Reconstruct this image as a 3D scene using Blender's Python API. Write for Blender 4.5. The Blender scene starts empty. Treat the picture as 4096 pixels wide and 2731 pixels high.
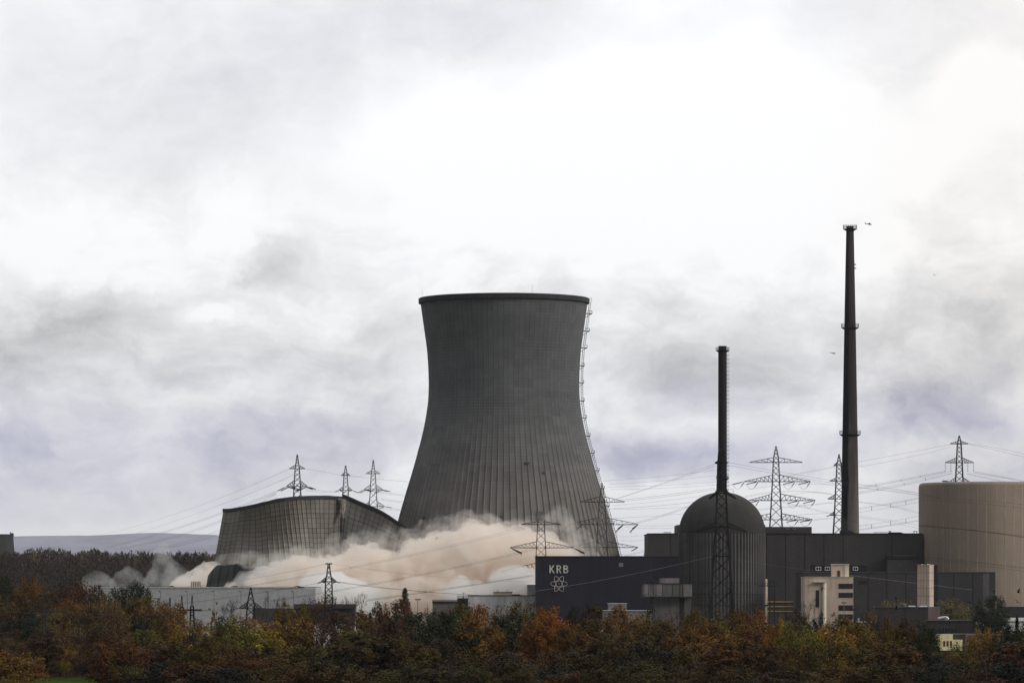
import bpy, bmesh, math, random
from mathutils import Vector, Matrix, noise as mnoise
R = math.radians
rnd = random.Random(7)
sc = bpy.context.scene
C = sc.collection
# ------------------------------------------------------------------ camera
F = 17470.0            # focal length in photo pixels (4096 wide)
HOR = 2393.0           # photo row of the horizon
CAMZ = 20.0
cam = bpy.data.cameras.new('camera')
cam.lens = 36.0 * F / 4096.0
cam.sensor_width = 36.0
cam.shift_y = (HOR - 1365.5) / 4096.0
cam.clip_start = 1.0
cam.clip_end = 150000.0
camo = bpy.data.objects.new('camera', cam)
camo.location = (0, 0, CAMZ)
camo.rotation_euler = (R(90), 0, 0)
C.objects.link(camo)
sc.camera = camo
# ------------------------------------------------------------------ exposure / render
sc.view_settings.view_transform = 'Standard'
sc.view_settings.look = 'None'
sc.view_settings.gamma = 1.0
sc.view_settings.exposure = 0.0
cy = sc.cycles
cy.use_denoising = True
cy.max_bounces = 26
cy.diffuse_bounces = 3
cy.glossy_bounces = 2
cy.transmission_bounces = 4
cy.transparent_max_bounces = 24
cy.volume_bounces = 24
cy.volume_step_rate = 1.0
cy.volume_max_steps = 256
cy.sample_clamp_indirect = 6.0


def px(x, y, D):
    """photo pixel (4096 px wide) at distance D -> world point"""
    return Vector(((x - 2048.0) / F * D, D, CAMZ + (HOR - y) / F * D))


def PX(x, D):
    return (x - 2048.0) / F * D


def PZ(y, D):
    return CAMZ + (HOR - y) / F * D


# ------------------------------------------------------------------ world: overcast sky, brightest to the front right
SUN_EL, SUN_AZ = 30.0, 115.0     # azimuth clockwise from +Y
world = bpy.data.worlds.new('World')
sc.world = world
world.use_nodes = True
nt = world.node_tree
nt.nodes.clear()


class NB:
    """small node-building helper"""
    def __init__(self, tree):
        self.t = tree

    def n(self, typ, **kw):
        nd = self.t.nodes.new(typ)
        for k, v in kw.items():
            setattr(nd, k, v)
        return nd

    def put(self, sock, v):
        if hasattr(v, 'is_output') or isinstance(v, bpy.types.NodeSocket):
            self.t.links.new(v, sock)
        elif v is not None:
            sock.default_value = v

    def math(self, op, a, b=None, c=None, clamp=False):
        nd = self.n('ShaderNodeMath', operation=op, use_clamp=clamp)
        for i, v in enumerate((a, b, c)):
            if v is not None:
                self.put(nd.inputs[i], v)
        return nd.outputs[0]

    def vmath(self, op, a, b=None, c=None):
        nd = self.n('ShaderNodeVectorMath', operation=op)
        for i, v in enumerate((a, b, c)):
            if v is not None:
                self.put(nd.inputs[i], v)
        return nd.outputs['Value'] if op in ('LENGTH', 'DOT_PRODUCT', 'DISTANCE') else nd.outputs[0]

    def mapr(self, v, a, b, c, d, smooth=True):
        nd = self.n('ShaderNodeMapRange', interpolation_type='SMOOTHSTEP' if smooth else 'LINEAR')
        self.put(nd.inputs['Value'], v)
        nd.inputs['From Min'].default_value = a
        nd.inputs['From Max'].default_value = b
        self.put(nd.inputs['To Min'], c)
        self.put(nd.inputs['To Max'], d)
        return nd.outputs[0]

    def mix(self, f, a, b, mode='MIX'):
        nd = self.n('ShaderNodeMix', data_type='RGBA', blend_type=mode)
        self.put(nd.inputs['Factor'], f)
        self.put(nd.inputs['A'], a)
        self.put(nd.inputs['B'], b)
        return nd.outputs['Result']

    def noise(self, vec, scale, detail=4, rough=0.55, dist=0.0, dim='3D'):
        nd = self.n('ShaderNodeTexNoise', noise_dimensions=dim)
        if vec is not None:
            self.put(nd.inputs['Vector'], vec)
        nd.inputs['Scale'].default_value = scale
        nd.inputs['Detail'].default_value = detail
        nd.inputs['Roughness'].default_value = rough
        nd.inputs['Distortion'].default_value = dist
        return nd

    def comb(self, x, y, z):
        nd = self.n('ShaderNodeCombineXYZ')
        for i, v in enumerate((x, y, z)):
            self.put(nd.inputs[i], v)
        return nd.outputs[0]

    def sep(self, v):
        nd = self.n('ShaderNodeSeparateXYZ')
        self.put(nd.inputs[0], v)
        return nd.outputs


b = NB(nt)
tc = b.n('ShaderNodeTexCoord')
d = tc.outputs['Generated']
s = b.sep(d)
az = b.math('ARCTAN2', s[0], s[1])
el = b.math('ARCSINE', s[2])
U = b.math('MULTIPLY_ADD', az, F / 4096.0, 0.5)                       # across the clouds, 0..1 over the view
V = b.math('MULTIPLY_ADD', el, -F / 2731.0, HOR / 2731.0)             # down the clouds
P = b.comb(b.math('MULTIPLY', U, 1.5), V, 0.0)
nw = b.noise(P, 2.4, 8, 0.62)
warp = b.vmath('MULTIPLY_ADD', b.vmath('SUBTRACT', nw.outputs['Color'], (0.5, 0.5, 0.5)), (0.30, 0.17, 0.0), P)
nw2 = b.noise(b.vmath('MULTIPLY', warp, (1.0, 1.7, 1.0)), 7.0, 9, 0.62)
warp2 = b.vmath('MULTIPLY_ADD', b.vmath('SUBTRACT', nw2.outputs['Color'], (0.5, 0.5, 0.5)), (0.07, 0.05, 0.0), warp)


def blobs(lst, vec):
    acc = None
    for (u, v, su, sv, amp) in lst:
        q = b.vmath('MULTIPLY_ADD', vec, (1 / (su * 1.5), 1 / sv, 0), (-u / su, -v / sv, 0))
        m = b.mapr(b.vmath('LENGTH', q), 0.0, 1.0, amp, 0.0)
        acc = m if acc is None else b.math('ADD', acc, m)
    return acc


dark = blobs([
    (0.00, 0.06, 0.30, 0.22, 0.20), (0.30, 0.06, 0.34, 0.20, 0.24), (0.17, 0.20, 0.28, 0.20, 0.24),
    (0.47, 0.00, 0.16, 0.12, 0.30), (0.00, 0.50, 0.30, 0.13, 0.42), (0.18, 0.52, 0.26, 0.15, 0.30),
    (0.36, 0.55, 0.14, 0.14, 0.28), (0.05, 0.66, 0.40, 0.16, 0.40), (0.30, 0.68, 0.22, 0.12, 0.28),
    (0.27, 0.395, 0.05, 0.045, 0.52), (0.295, 0.362, 0.04, 0.03, 0.36), (0.49, 0.32, 0.045, 0.03, 0.18),
    (0.475, 0.39, 0.05, 0.045, 0.22), (0.62, 0.66, 0.12, 0.06, 0.55), (0.72, 0.67, 0.14, 0.05, 0.35),
    (0.66, 0.50, 0.24, 0.14, 0.34), (0.90, 0.59, 0.13, 0.07, 0.55), (0.96, 0.50, 0.18, 0.17, 0.34),
    (0.80, 0.55, 0.30, 0.12, 0.26), (0.98, 0.68, 0.26, 0.12, 0.40), (0.90, 0.03, 0.18, 0.14, 0.22),
    (0.88, 0.16, 0.06, 0.12, 0.10), (0.99, 0.42, 0.12, 0.10, 0.22), (0.10, 0.44, 0.10, 0.05, 0.30),
], warp2)
light = blobs([(0.62, 0.26, 0.40, 0.24, 0.50), (0.215, 0.46, 0.045, 0.03, 0.55), (0.10, 0.36, 0.30, 0.12, 0.22),
               (0.97, 0.14, 0.08, 0.08, 0.4), (0.45, 0.72, 0.5, 0.10, 0.18), (0.66, 0.74, 0.3, 0.05, 0.3),
               (0.12, 0.79, 0.4, 0.045, 0.30), (0.20, 0.585, 0.2, 0.03, 0.25)], warp2)
fine = b.mapr(nw2.outputs['Fac'], 0.34, 0.66, -0.22, 0.27, False)
big = b.mapr(b.noise(warp, 3.4, 6, 0.62).outputs['Fac'], 0.3, 0.7, 0.45, 1.45, False)
lowsky = b.math('MULTIPLY', b.mapr(V, 0.18, 0.46, 0.30, 1.0), b.mapr(V, 0.66, 0.80, 1.0, 0.35))
dk = b.math('SUBTRACT', b.math('MULTIPLY_ADD', dark, big, b.math('MULTIPLY', fine, lowsky)), light)
dk = b.math('ADD', dk, b.math('MULTIPLY_ADD', lowsky, 0.13, 0.03))
dk = b.math('MULTIPLY', dk, 1.0, clamp=True)
# grey tone: lavender low down and high left, warmer in the middle
tone = b.math('ADD', b.mapr(V, 0.50, 0.66, 0.0, 1.0), b.mapr(V, 0.10, 0.30, 0.55, 0.0), clamp=True)
tone = b.math('MULTIPLY', tone, b.mapr(b.noise(warp, 2.0, 3).outputs['Fac'], 0.3, 0.6, 0.6, 1.0), clamp=True)
greyc = b.mix(tone, (0.44, 0.435, 0.445, 1), (0.345, 0.355, 0.52, 1))
warm = b.mapr(U, 0.74, 1.0, 0.0, 1.0)
white = b.mix(b.math('MULTIPLY', warm, 0.8), (1.0, 1.0, 1.01, 1), (0.99, 0.955, 0.91, 1))
cloud = b.mix(dk, white, greyc)
# sky dimmed behind the camera, out of view, to keep the foreground dark
fw = b.vmath('DOT_PRODUCT', d, (0.45, 0.52, 0.72))
fall = b.mapr(fw, -0.25, 0.60, 0.16, 1.0)
cloud = b.mix(1.0, cloud, b.comb(fall, fall, b.math('MULTIPLY', fall, 1.0)), 'MULTIPLY')
sky = b.n('ShaderNodeTexSky', sky_type='NISHITA', sun_disc=False)
sky.sun_elevation = R(SUN_EL)
sky.sun_rotation = R(SUN_AZ)
skyc = b.mix(1.0, sky.outputs[0], (0.08, 0.08, 0.08, 1), 'MULTIPLY')
allc = b.mix(0.94, skyc, cloud)
bg = b.n('ShaderNodeBackground')
nt.links.new(allc, bg.inputs['Color'])
bg.inputs['Strength'].default_value = 1.12
wo = b.n('ShaderNodeOutputWorld')
nt.links.new(bg.outputs[0], wo.inputs['Surface'])
# ------------------------------------------------------------------ sun through the overcast
sl = bpy.data.lights.new('sun', 'SUN')
sl.energy = 1.25
sl.angle = R(12)
sl.color = (1.0, 0.94, 0.86)
so = bpy.data.objects.new('sun', sl)
sd = Vector((math.sin(R(SUN_AZ)) * math.cos(R(SUN_EL)), math.cos(R(SUN_AZ)) * math.cos(R(SUN_EL)), math.sin(R(SUN_EL))))
so.rotation_euler = sd.to_track_quat('Z', 'Y').to_euler()
C.objects.link(so)


# ------------------------------------------------------------------ materials
def new_mat(name):
    m = bpy.data.materials.new(name)
    m.use_nodes = True
    m.node_tree.nodes.clear()
    return m, NB(m.node_tree)


ALB = 0.70      # most coatings darkened to balance the bright overhead sky


def surface(name, col, rough=0.8, amp=0.25, scale=0.15, streak=0.2, fine=0.12, spec=0.25, grain=0.0, tint=None, metal=0.0):
    """weathered surface: broad blotches, rain streaks down the face, fine grain"""
    m, b = new_mat(name)
    if max(col) < 0.5 and name != 'white_metal_cladding':
        col = tuple(x * ALB for x in col)
        tint = tuple(x * ALB for x in tint) if tint else None
    co = b.n('ShaderNodeTexCoord').outputs['Object']
    n1 = b.noise(co, scale, 5, 0.6).outputs['Fac']
    st = b.noise(b.vmath('MULTIPLY', co, (1, 1, 0.06)), scale * 5, 4, 0.6).outputs['Fac']
    n3 = b.noise(co, scale * 22, 3, 0.6).outputs['Fac']
    v = b.math('ADD', b.mapr(n1, 0.3, 0.7, -amp, amp, False), b.mapr(st, 0.3, 0.7, -streak, streak, False))
    v = b.math('ADD', v, b.mapr(n3, 0.3, 0.7, -fine, fine, False))
    v = b.math('ADD', v, 1.0)
    c = b.mix(1.0, (*col, 1), b.comb(v, v, v), 'MULTIPLY')
    if tint:
        c = b.mix(b.mapr(b.noise(co, scale * 0.7, 3).outputs['Fac'], 0.45, 0.65, 0.0, 0.7), c, (*tint, 1))
    p = b.n('ShaderNodeBsdfPrincipled')
    b.put(p.inputs['Base Color'], c)
    p.inputs['Roughness'].default_value = rough
    p.inputs['Specular IOR Level'].default_value = spec
    p.inputs['Metallic'].default_value = metal
    bp = b.n('ShaderNodeBump')
    bp.inputs['Strength'].default_value = 0.3
    bp.inputs['Distance'].default_value = 0.15
    b.put(bp.inputs['Height'], n3)
    b.put(p.inputs['Normal'], bp.outputs[0])
    o = b.n('ShaderNodeOutputMaterial')
    b.put(o.inputs['Surface'], p.outputs[0])
    return m


def shell_mat(name, col, low, joint=0.5, hj=0.6, vary=0.2, jw=0.10, jh=0.18, even=0.12):
    """cast concrete shell: UV.x counts ribs, UV.y counts the lifts it was poured in"""
    m, b = new_mat(name)
    tcn = b.n('ShaderNodeTexCoord')
    uv = tcn.outputs['UV']
    ob = tcn.outputs['Object']
    s = b.sep(uv)
    fx = b.math('FRACT', s[0])
    fy = b.math('FRACT', s[1])
    ix = b.math('FLOOR', s[0])
    iy = b.math('FLOOR', s[1])
    # dark joints
    zz_ = b.sep(ob)[2]
    jx = b.mapr(b.math('ABSOLUTE', b.math('SUBTRACT', fx, 0.5)), 0.5 - jw, 0.5, 0.0, joint)
    jy = b.mapr(b.math('ABSOLUTE', b.math('SUBTRACT', fy, 0.5)), 0.5 - jh, 0.5, 0.0, hj)
    wn = b.n('ShaderNodeTexWhiteNoise', noise_dimensions='1D')
    b.put(wn.inputs['W'], iy)
    patch = b.mapr(b.noise(ob, 0.035, 4, 0.6).outputs['Fac'], 0.42, 0.6, even, 1.0)
    jy = b.math('MULTIPLY', jy, b.math('MULTIPLY', patch, b.mapr(wn.outputs['Value'], 0.3, 0.8, 0.3, 1.0)))
    if name == 'tower_concrete':
        jx = b.math('MULTIPLY', jx, b.mapr(zz_, 40, 125, 1.0, 0.55))
        jy = b.math('MULTIPLY', jy, b.mapr(zz_, 55, 115, 0.35, 1.0))
    j = b.math('MAXIMUM', jx, jy)
    # each poured panel has its own grey
    wp = b.n('ShaderNodeTexWhiteNoise', noise_dimensions='2D')
    b.put(wp.inputs['Vector'], b.comb(b.math('FLOOR', b.math('DIVIDE', s[0], 2.0)), b.math('FLOOR', b.math('DIVIDE', s[1], 3.0)), 0.0))
    wq = b.n('ShaderNodeTexWhiteNoise', noise_dimensions='2D')
    b.put(wq.inputs['Vector'], b.comb(ix, iy, 0.0))
    v = b.math('ADD', b.mapr(wp.outputs['Value'], 0, 1, -vary * 0.55, vary * 0.55, False), b.mapr(wq.outputs['Value'], 0, 1, -vary * 0.3, vary * 0.3, False))
    wr = b.n('ShaderNodeTexWhiteNoise', noise_dimensions='2D')
    b.put(wr.inputs['Vector'], b.comb(b.math('FLOOR', b.math('DIVIDE', s[0], 9.0)), b.math('FLOOR', b.math('DIVIDE', s[1], 8.0)), 3.0))
    v = b.math('ADD', v, b.mapr(wr.outputs['Value'], 0, 1, -vary * 0.4, vary * 0.4, False))
    st = b.noise(b.vmath('MULTIPLY', ob, (1, 1, 0.05)), 0.35, 5, 0.65).outputs['Fac']
    bl = b.noise(ob, 0.03, 5, 0.6).outputs['Fac']
    v = b.math('ADD', v, b.mapr(st, 0.3, 0.7, -0.07, 0.07, False))
    v = b.math('ADD', v, b.mapr(bl, 0.3, 0.7, -0.15, 0.15, False))
    v = b.math('MULTIPLY', b.math('ADD', v, 1.0), b.math('SUBTRACT', 1.0, j))
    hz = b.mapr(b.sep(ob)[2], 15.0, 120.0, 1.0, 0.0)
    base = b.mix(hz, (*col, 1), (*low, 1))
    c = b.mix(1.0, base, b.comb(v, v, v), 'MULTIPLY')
    p = b.n('ShaderNodeBsdfPrincipled')
    b.put(p.inputs['Base Color'], c)
    p.inputs['Roughness'].default_value = 0.85
    p.inputs['Specular IOR Level'].default_value = 0.2
    o = b.n('ShaderNodeOutputMaterial')
    b.put(o.inputs['Surface'], p.outputs[0])
    return m


def leaf_mat():
    m, b = new_mat('leaves')
    oi = b.n('ShaderNodeObjectInfo')
    geo = b.n('ShaderNodeNewGeometry')
    ob = b.n('ShaderNodeTexCoord').outputs['Object']
    rr = geo.outputs['Random Per Island']
    hs = b.n('ShaderNodeHueSaturation')
    b.put(hs.inputs['Color'], oi.outputs['Color'])
    b.put(hs.inputs['Hue'], b.mapr(b.noise(ob, 2.3, 2).outputs['Fac'], 0.3, 0.7, 0.490, 0.540, False))
    hs.inputs['Saturation'].default_value = 1.0
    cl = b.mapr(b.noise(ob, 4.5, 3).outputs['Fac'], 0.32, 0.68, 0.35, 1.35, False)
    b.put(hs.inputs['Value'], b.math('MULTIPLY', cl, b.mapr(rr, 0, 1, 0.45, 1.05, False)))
    p = b.n('ShaderNodeBsdfPrincipled')
    b.put(p.inputs['Base Color'], hs.outputs[0])
    p.inputs['Roughness'].default_value = 0.7
    p.inputs['Specular IOR Level'].default_value = 0.15
    tr = b.n('ShaderNodeBsdfTranslucent')
    b.put(tr.inputs['Color'], hs.outputs[0])
    ms = b.n('ShaderNodeMixShader')
    ms.inputs[0].default_value = 0.22
    b.put(ms.inputs[1], p.outputs[0])
    b.put(ms.inputs[2], tr.outputs[0])
    o = b.n('ShaderNodeOutputMaterial')
    b.put(o.inputs['Surface'], ms.outputs[0])
    return m


def glass_mat(name, col=(0.02, 0.022, 0.028)):
    m, b = new_mat(name)
    p = b.n('ShaderNodeBsdfPrincipled')
    p.inputs['Base Color'].default_value = (*col, 1)
    p.inputs['Roughness'].default_value = 0.15
    p.inputs['Specular IOR Level'].default_value = 0.4
    o = b.n('ShaderNodeOutputMaterial')
    b.put(o.inputs['Surface'], p.outputs[0])
    return m


def volume_mat(name, col, dens, aniso=0.3, scale=0.03, lo=0.35, hi=0.6, floor=0.0, tint=None, detail=3, absorb=None):
    """smoke or dust: uneven density, no surface"""
    m, b = new_mat(name)
    ob = b.n('ShaderNodeTexCoord').outputs['Object']
    nz = b.noise(ob, scale, detail, 0.6).outputs['Fac']
    dd = b.mapr(nz, lo, hi, floor * dens, dens)
    v = b.n('ShaderNodeVolumePrincipled')
    b.put(v.inputs['Density'], dd)
    v.inputs['Color'].default_value = (*col, 1)
    if tint:
        b.put(v.inputs['Color'], b.mix(b.mapr(b.noise(ob, scale * 0.45, 2).outputs['Fac'], 0.38, 0.62, 0, 1), (*col, 1), (*tint, 1)))
    v.inputs['Anisotropy'].default_value = aniso
    if absorb:
        v.inputs['Absorption Color'].default_value = (*absorb, 1)
    o = b.n('ShaderNodeOutputMaterial')
    b.put(o.inputs['Volume'], v.outputs[0])
    return m


M = {}
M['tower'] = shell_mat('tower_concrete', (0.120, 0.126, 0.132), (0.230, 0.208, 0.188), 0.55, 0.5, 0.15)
M['broken'] = shell_mat('broken_shell_concrete', (0.235, 0.220, 0.198), (0.235, 0.220, 0.198), 0.7, 0.75, 0.25, 0.11, 0.13, 0.9)
M['stump'] = shell_mat('dark_ribbed_concrete', (0.085, 0.088, 0.09), (0.085, 0.088, 0.09), 0.75, 0.3, 0.5, 0.16, 0.1)  # stump concrete, darker than the broken shell
M['steel_near'] = surface('weathered_near_steel', (0.022, 0.024, 0.026), 0.7, 0.3, 0.2, 0.1, 0.2, 0.15)
M['rim'] = surface('rim_concrete', (0.055, 0.055, 0.06), 0.85, 0.2, 0.05)
M['steel'] = surface('dark_galvanised_steel', (0.03, 0.034, 0.042), 0.7, 0.15, 0.3, 0.1, 0.1, 0.15)
M['steel_far'] = surface('grey_lattice_steel', (0.05, 0.055, 0.068), 0.7, 0.15, 0.3, 0.1, 0.1, 0.15)
M['cable'] = surface('aluminium_cable', (0.10, 0.10, 0.11), 0.5, 0.1, 0.3)
M['cable_lit'] = surface('lit_aluminium_cable', (0.6, 0.6, 0.62), 0.4, 0.1, 0.3)  # wires that catch the light: their brightness is put into the colour
M['black'] = surface('black_paint', (0.012, 0.012, 0.015), 0.6)
def sooty(name, low, high, z0, z1, cx, ztop, rb_, rt_):
    """concrete blackened by soot toward the mouth"""
    m = surface(name, low, 0.85, 0.2, 0.06, 0.35)
    b = NB(m.node_tree)
    p = [n for n in m.node_tree.nodes if n.type == 'BSDF_PRINCIPLED'][0]
    src = p.inputs['Base Color'].links[0].from_socket
    ob = b.n('ShaderNodeTexCoord').outputs['Object']
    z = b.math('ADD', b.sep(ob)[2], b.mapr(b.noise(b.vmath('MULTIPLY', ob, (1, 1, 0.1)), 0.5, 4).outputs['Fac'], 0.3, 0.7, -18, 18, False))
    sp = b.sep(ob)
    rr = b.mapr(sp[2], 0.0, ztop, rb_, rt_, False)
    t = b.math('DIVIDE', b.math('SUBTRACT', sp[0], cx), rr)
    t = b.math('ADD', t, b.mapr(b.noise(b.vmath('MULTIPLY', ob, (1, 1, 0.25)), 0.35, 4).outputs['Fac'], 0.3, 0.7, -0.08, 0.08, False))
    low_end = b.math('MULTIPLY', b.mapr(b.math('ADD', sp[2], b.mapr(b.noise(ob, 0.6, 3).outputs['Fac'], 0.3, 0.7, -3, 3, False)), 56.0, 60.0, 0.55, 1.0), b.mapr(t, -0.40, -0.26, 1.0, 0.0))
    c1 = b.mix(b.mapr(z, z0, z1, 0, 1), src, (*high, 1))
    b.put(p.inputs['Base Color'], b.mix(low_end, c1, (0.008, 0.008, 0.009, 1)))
    return m


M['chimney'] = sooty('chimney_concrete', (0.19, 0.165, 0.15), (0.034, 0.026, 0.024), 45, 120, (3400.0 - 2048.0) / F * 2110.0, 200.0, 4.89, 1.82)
M['thinchim'] = surface('brown_stack_paint', (0.020, 0.013, 0.012), 0.7, 0.3, 0.06, 0.3)
M['krb'] = surface('navy_cladding', (0.028, 0.028, 0.048), 0.7, 0.2, 0.05, 0.25)
M['letter'] = surface('faded_white_letters', (0.62, 0.58, 0.56), 0.6, 0.3, 0.5, 0.3, 0.3)
M['dome'] = surface('dome_concrete', (0.050, 0.048, 0.045), 0.9, 0.25, 0.06, 0.15)
M['domewall'] = surface('ribbed_wall_concrete', (0.165, 0.155, 0.155), 0.9, 0.25, 0.06, 0.3)
M['clad'] = surface('brown_grey_cladding', (0.085, 0.079, 0.078), 0.75, 0.14, 0.04, 0.1)
M['clad2'] = surface('grey_cladding', (0.078, 0.074, 0.077), 0.75, 0.14, 0.04, 0.1)
M['joint'] = surface('dark_joint', (0.03, 0.027, 0.032), 0.8)
M['beige'] = surface('beige_concrete', (0.41, 0.33, 0.268), 0.85, 0.12, 0.03, 0.14, 0.06, tint=(0.45, 0.325, 0.275))
M['beigejoint'] = surface('pale_joint', (0.50, 0.42, 0.33), 0.85)
M['office'] = surface('pinkish_render', (0.56, 0.44, 0.38), 0.85, 0.12, 0.15, 0.15, 0.12)
M['officelight'] = surface('pale_render', (0.74, 0.66, 0.55), 0.85, 0.1, 0.15, 0.15)
M['whitehall'] = surface('white_metal_cladding', (0.43, 0.43, 0.465), 0.6, 0.06, 0.03, 0.04)
M['whitetrim'] = surface('white_trim', (0.82, 0.82, 0.84), 0.5, 0.04)
M['whitewall'] = surface('dirty_white_wall', (0.56, 0.54, 0.57), 0.8, 0.1, 0.1, 0.25)
M['greypanel'] = surface('grey_concrete_panels', (0.17, 0.165, 0.17), 0.85, 0.25, 0.12, 0.2)
M['palepanel'] = surface('pale_grey_panels', (0.30, 0.27, 0.27), 0.85, 0.25, 0.12, 0.2)
M['brownbox'] = surface('brown_clad_wall', (0.105, 0.085, 0.088), 0.8, 0.15, 0.1, 0.15)
M['cream'] = surface('cream_wall', (0.85, 0.76, 0.48), 0.8, 0.1, 0.2, 0.15)
M['red'] = surface('red_door_paint', (0.22, 0.025, 0.03), 0.6)
M['browndoor'] = surface('brown_door_paint', (0.14, 0.06, 0.04), 0.6)
M['yellow'] = surface('yellow_guard_rail', (0.85, 0.52, 0.14), 0.5)
M['silver'] = surface('silver_duct', (0.45, 0.46, 0.50), 0.35, metal=0.7)
M['glass'] = glass_mat('dark_glass')
M['bark'] = surface('bark', (0.028, 0.022, 0.018), 0.9, 0.3, 3.0)
M['leaf'] = leaf_mat()
M['twig'] = surface('brown_twigs', (0.100, 0.074, 0.060), 0.9, 0.5, 0.02, 0.2, 0.2, tint=(0.090, 0.074, 0.050))
M['twiggrey'] = surface('grey_twigs', (0.07, 0.065, 0.06), 0.9)


# ------------------------------------------------------------------ mesh builder
class MB:
    def __init__(self):
        self.v, self.f, self.mi, self.uv = [], [], [], {}

    def quad(self, pts, mi=0, uvs=None):
        i = len(self.v)
        self.v.extend([tuple(p) for p in pts])
        self.f.append(tuple(range(i, i + len(pts))))
        self.mi.append(mi)
        if uvs:
            self.uv[len(self.f) - 1] = uvs

    def box(self, x0, x1, y0, y1, z0, z1, mi=0):
        i = len(self.v)
        for z in (z0, z1):
            self.v += [(x0, y0, z), (x1, y0, z), (x1, y1, z), (x0, y1, z)]
        for q in ((0, 3, 2, 1), (4, 5, 6, 7), (0, 1, 5, 4), (1, 2, 6, 5), (2, 3, 7, 6), (3, 0, 4, 7)):
            self.f.append(tuple(i + k for k in q))
            self.mi.append(mi)

    def prism(self, poly, z0, z1, mi=0):
        """vertical prism over a polygon (list of x,y)"""
        i = len(self.v)
        n = len(poly)
        self.v += [(p[0], p[1], z0) for p in poly] + [(p[0], p[1], z1) for p in poly]
        self.f.append(tuple(i + n + k for k in range(n)))
        self.f.append(tuple(i + n - 1 - k for k in range(n)))
        self.mi += [mi, mi]
        for k in range(n):
            self.f.append((i + k, i + (k + 1) % n, i + n + (k + 1) % n, i + n + k))
            self.mi.append(mi)

    def bar(self, a, c, w, w2=None, n=4, mi=0, cap=True):
        a, c = Vector(a), Vector(c)
        if (c - a).length < 1e-6:
            return
        w2 = w if w2 is None else w2
        d = (c - a).normalized()
        up = Vector((0, 0, 1)) if abs(d.z) < 0.9 else Vector((0, 1, 0))
        s = d.cross(up).normalized()
        t = d.cross(s)
        i = len(self.v)
        for (p, ww) in ((a, w), (c, w2)):
            for k in range(n):
                an = 2 * math.pi * (k + 0.5) / n
                q = p + (s * math.cos(an) + t * math.sin(an)) * ww * 0.5 * (1.414 if n == 4 else 1)
                self.v.append(tuple(q))
        for k in range(n):
            self.f.append((i + k, i + (k + 1) % n, i + n + (k + 1) % n, i + n + k))
            self.mi.append(mi)
        if cap:
            self.f.append(tuple(i + n + k for k in range(n)))
            self.f.append(tuple(i + n - 1 - k for k in range(n)))
            self.mi += [mi, mi]

    def path(self, pts, w, n=4, mi=0):
        for a, c in zip(pts[:-1], pts[1:]):
            self.bar(a, c, w, n=n, mi=mi, cap=False)

    def lathe(self, prof, cx, cy, n=48, mi=0, cap=False, a0=0.0, a1=2 * math.pi):
        i = len(self.v)
        full = abs(a1 - a0 - 2 * math.pi) < 1e-6
        m = n if full else n + 1
        for (r, z) in prof:
            for k in range(m):
                a = a0 + (a1 - a0) * k / n
                self.v.append((cx + r * math.sin(a), cy - r * math.cos(a), z))
        for j in range(len(prof) - 1):
            for k in range(n):
                k2 = (k + 1) % m
                self.f.append((i + j * m + k, i + j * m + k2, i + (j + 1) * m + k2, i + (j + 1) * m + k))
                self.mi.append(mi)
        if cap:
            self.f.append(tuple(i + (len(prof) - 1) * m + k for k in range(m)))
            self.mi.append(mi)

    def build(self, name, mats, parent=None, smooth=False, loc=None):
        me = bpy.data.meshes.new(name)
        vs = self.v
        if loc is not None:
            lx, ly, lz = loc
            vs = [(x - lx, y - ly, z - lz) for x, y, z in vs]
        me.from_pydata(vs, [], self.f)
        if not isinstance(mats, (list, tuple)):
            mats = [mats]
        for mm in mats:
            me.materials.append(mm)
        if len(mats) > 1:
            me.polygons.foreach_set('material_index', self.mi)
        if self.uv:
            ul = me.uv_layers.new(name='UVMap')
            for fi, uvs in self.uv.items():
                p = me.polygons[fi]
                for li, u in zip(p.loop_indices, uvs):
                    ul.data[li].uv = u
        if smooth:
            me.polygons.foreach_set('use_smooth', [True] * len(me.polygons))
        me.update()
        o = bpy.data.objects.new(name, me)
        C.objects.link(o)
        if parent is not None:
            o.parent = parent
            if loc is None:
                pl = parent_world(parent)
                o.location = (-pl[0], -pl[1], -pl[2])
        elif loc is not None:
            o.location = loc
        return o


_pw = {}


def parent_world(p):
    """world translation of an unrotated parent chain"""
    x, y, z = p.location
    while p.parent is not None:
        p = p.parent
        x += p.location[0]
        y += p.location[1]
        z += p.location[2]
    return (x, y, z)


def tag(o, label, cat, group=None, kind=None):
    o['label'] = label
    o['category'] = cat
    if group:
        o['group'] = group
    if kind:
        o['kind'] = kind
    return o


def thing(name, label, cat, loc=(0, 0, 0), group=None):
    o = bpy.data.objects.new(name, None)
    o.empty_display_size = 1.0
    o.location = loc
    C.objects.link(o)
    return tag(o, label, cat, group)


def struct(o, label=None):
    o['kind'] = 'structure'
    if label:
        o['label'] = label
    return o


# ------------------------------------------------------------------ ground
def ground_z(x, y):
    t = min(max((y - 2350.0) / 250.0, 0), 1)
    return 20.0 * t * t * (3 - 2 * t) * (1.0 if x < -100 else max(0.55, 1 - (x + 100) / 500))


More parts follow.
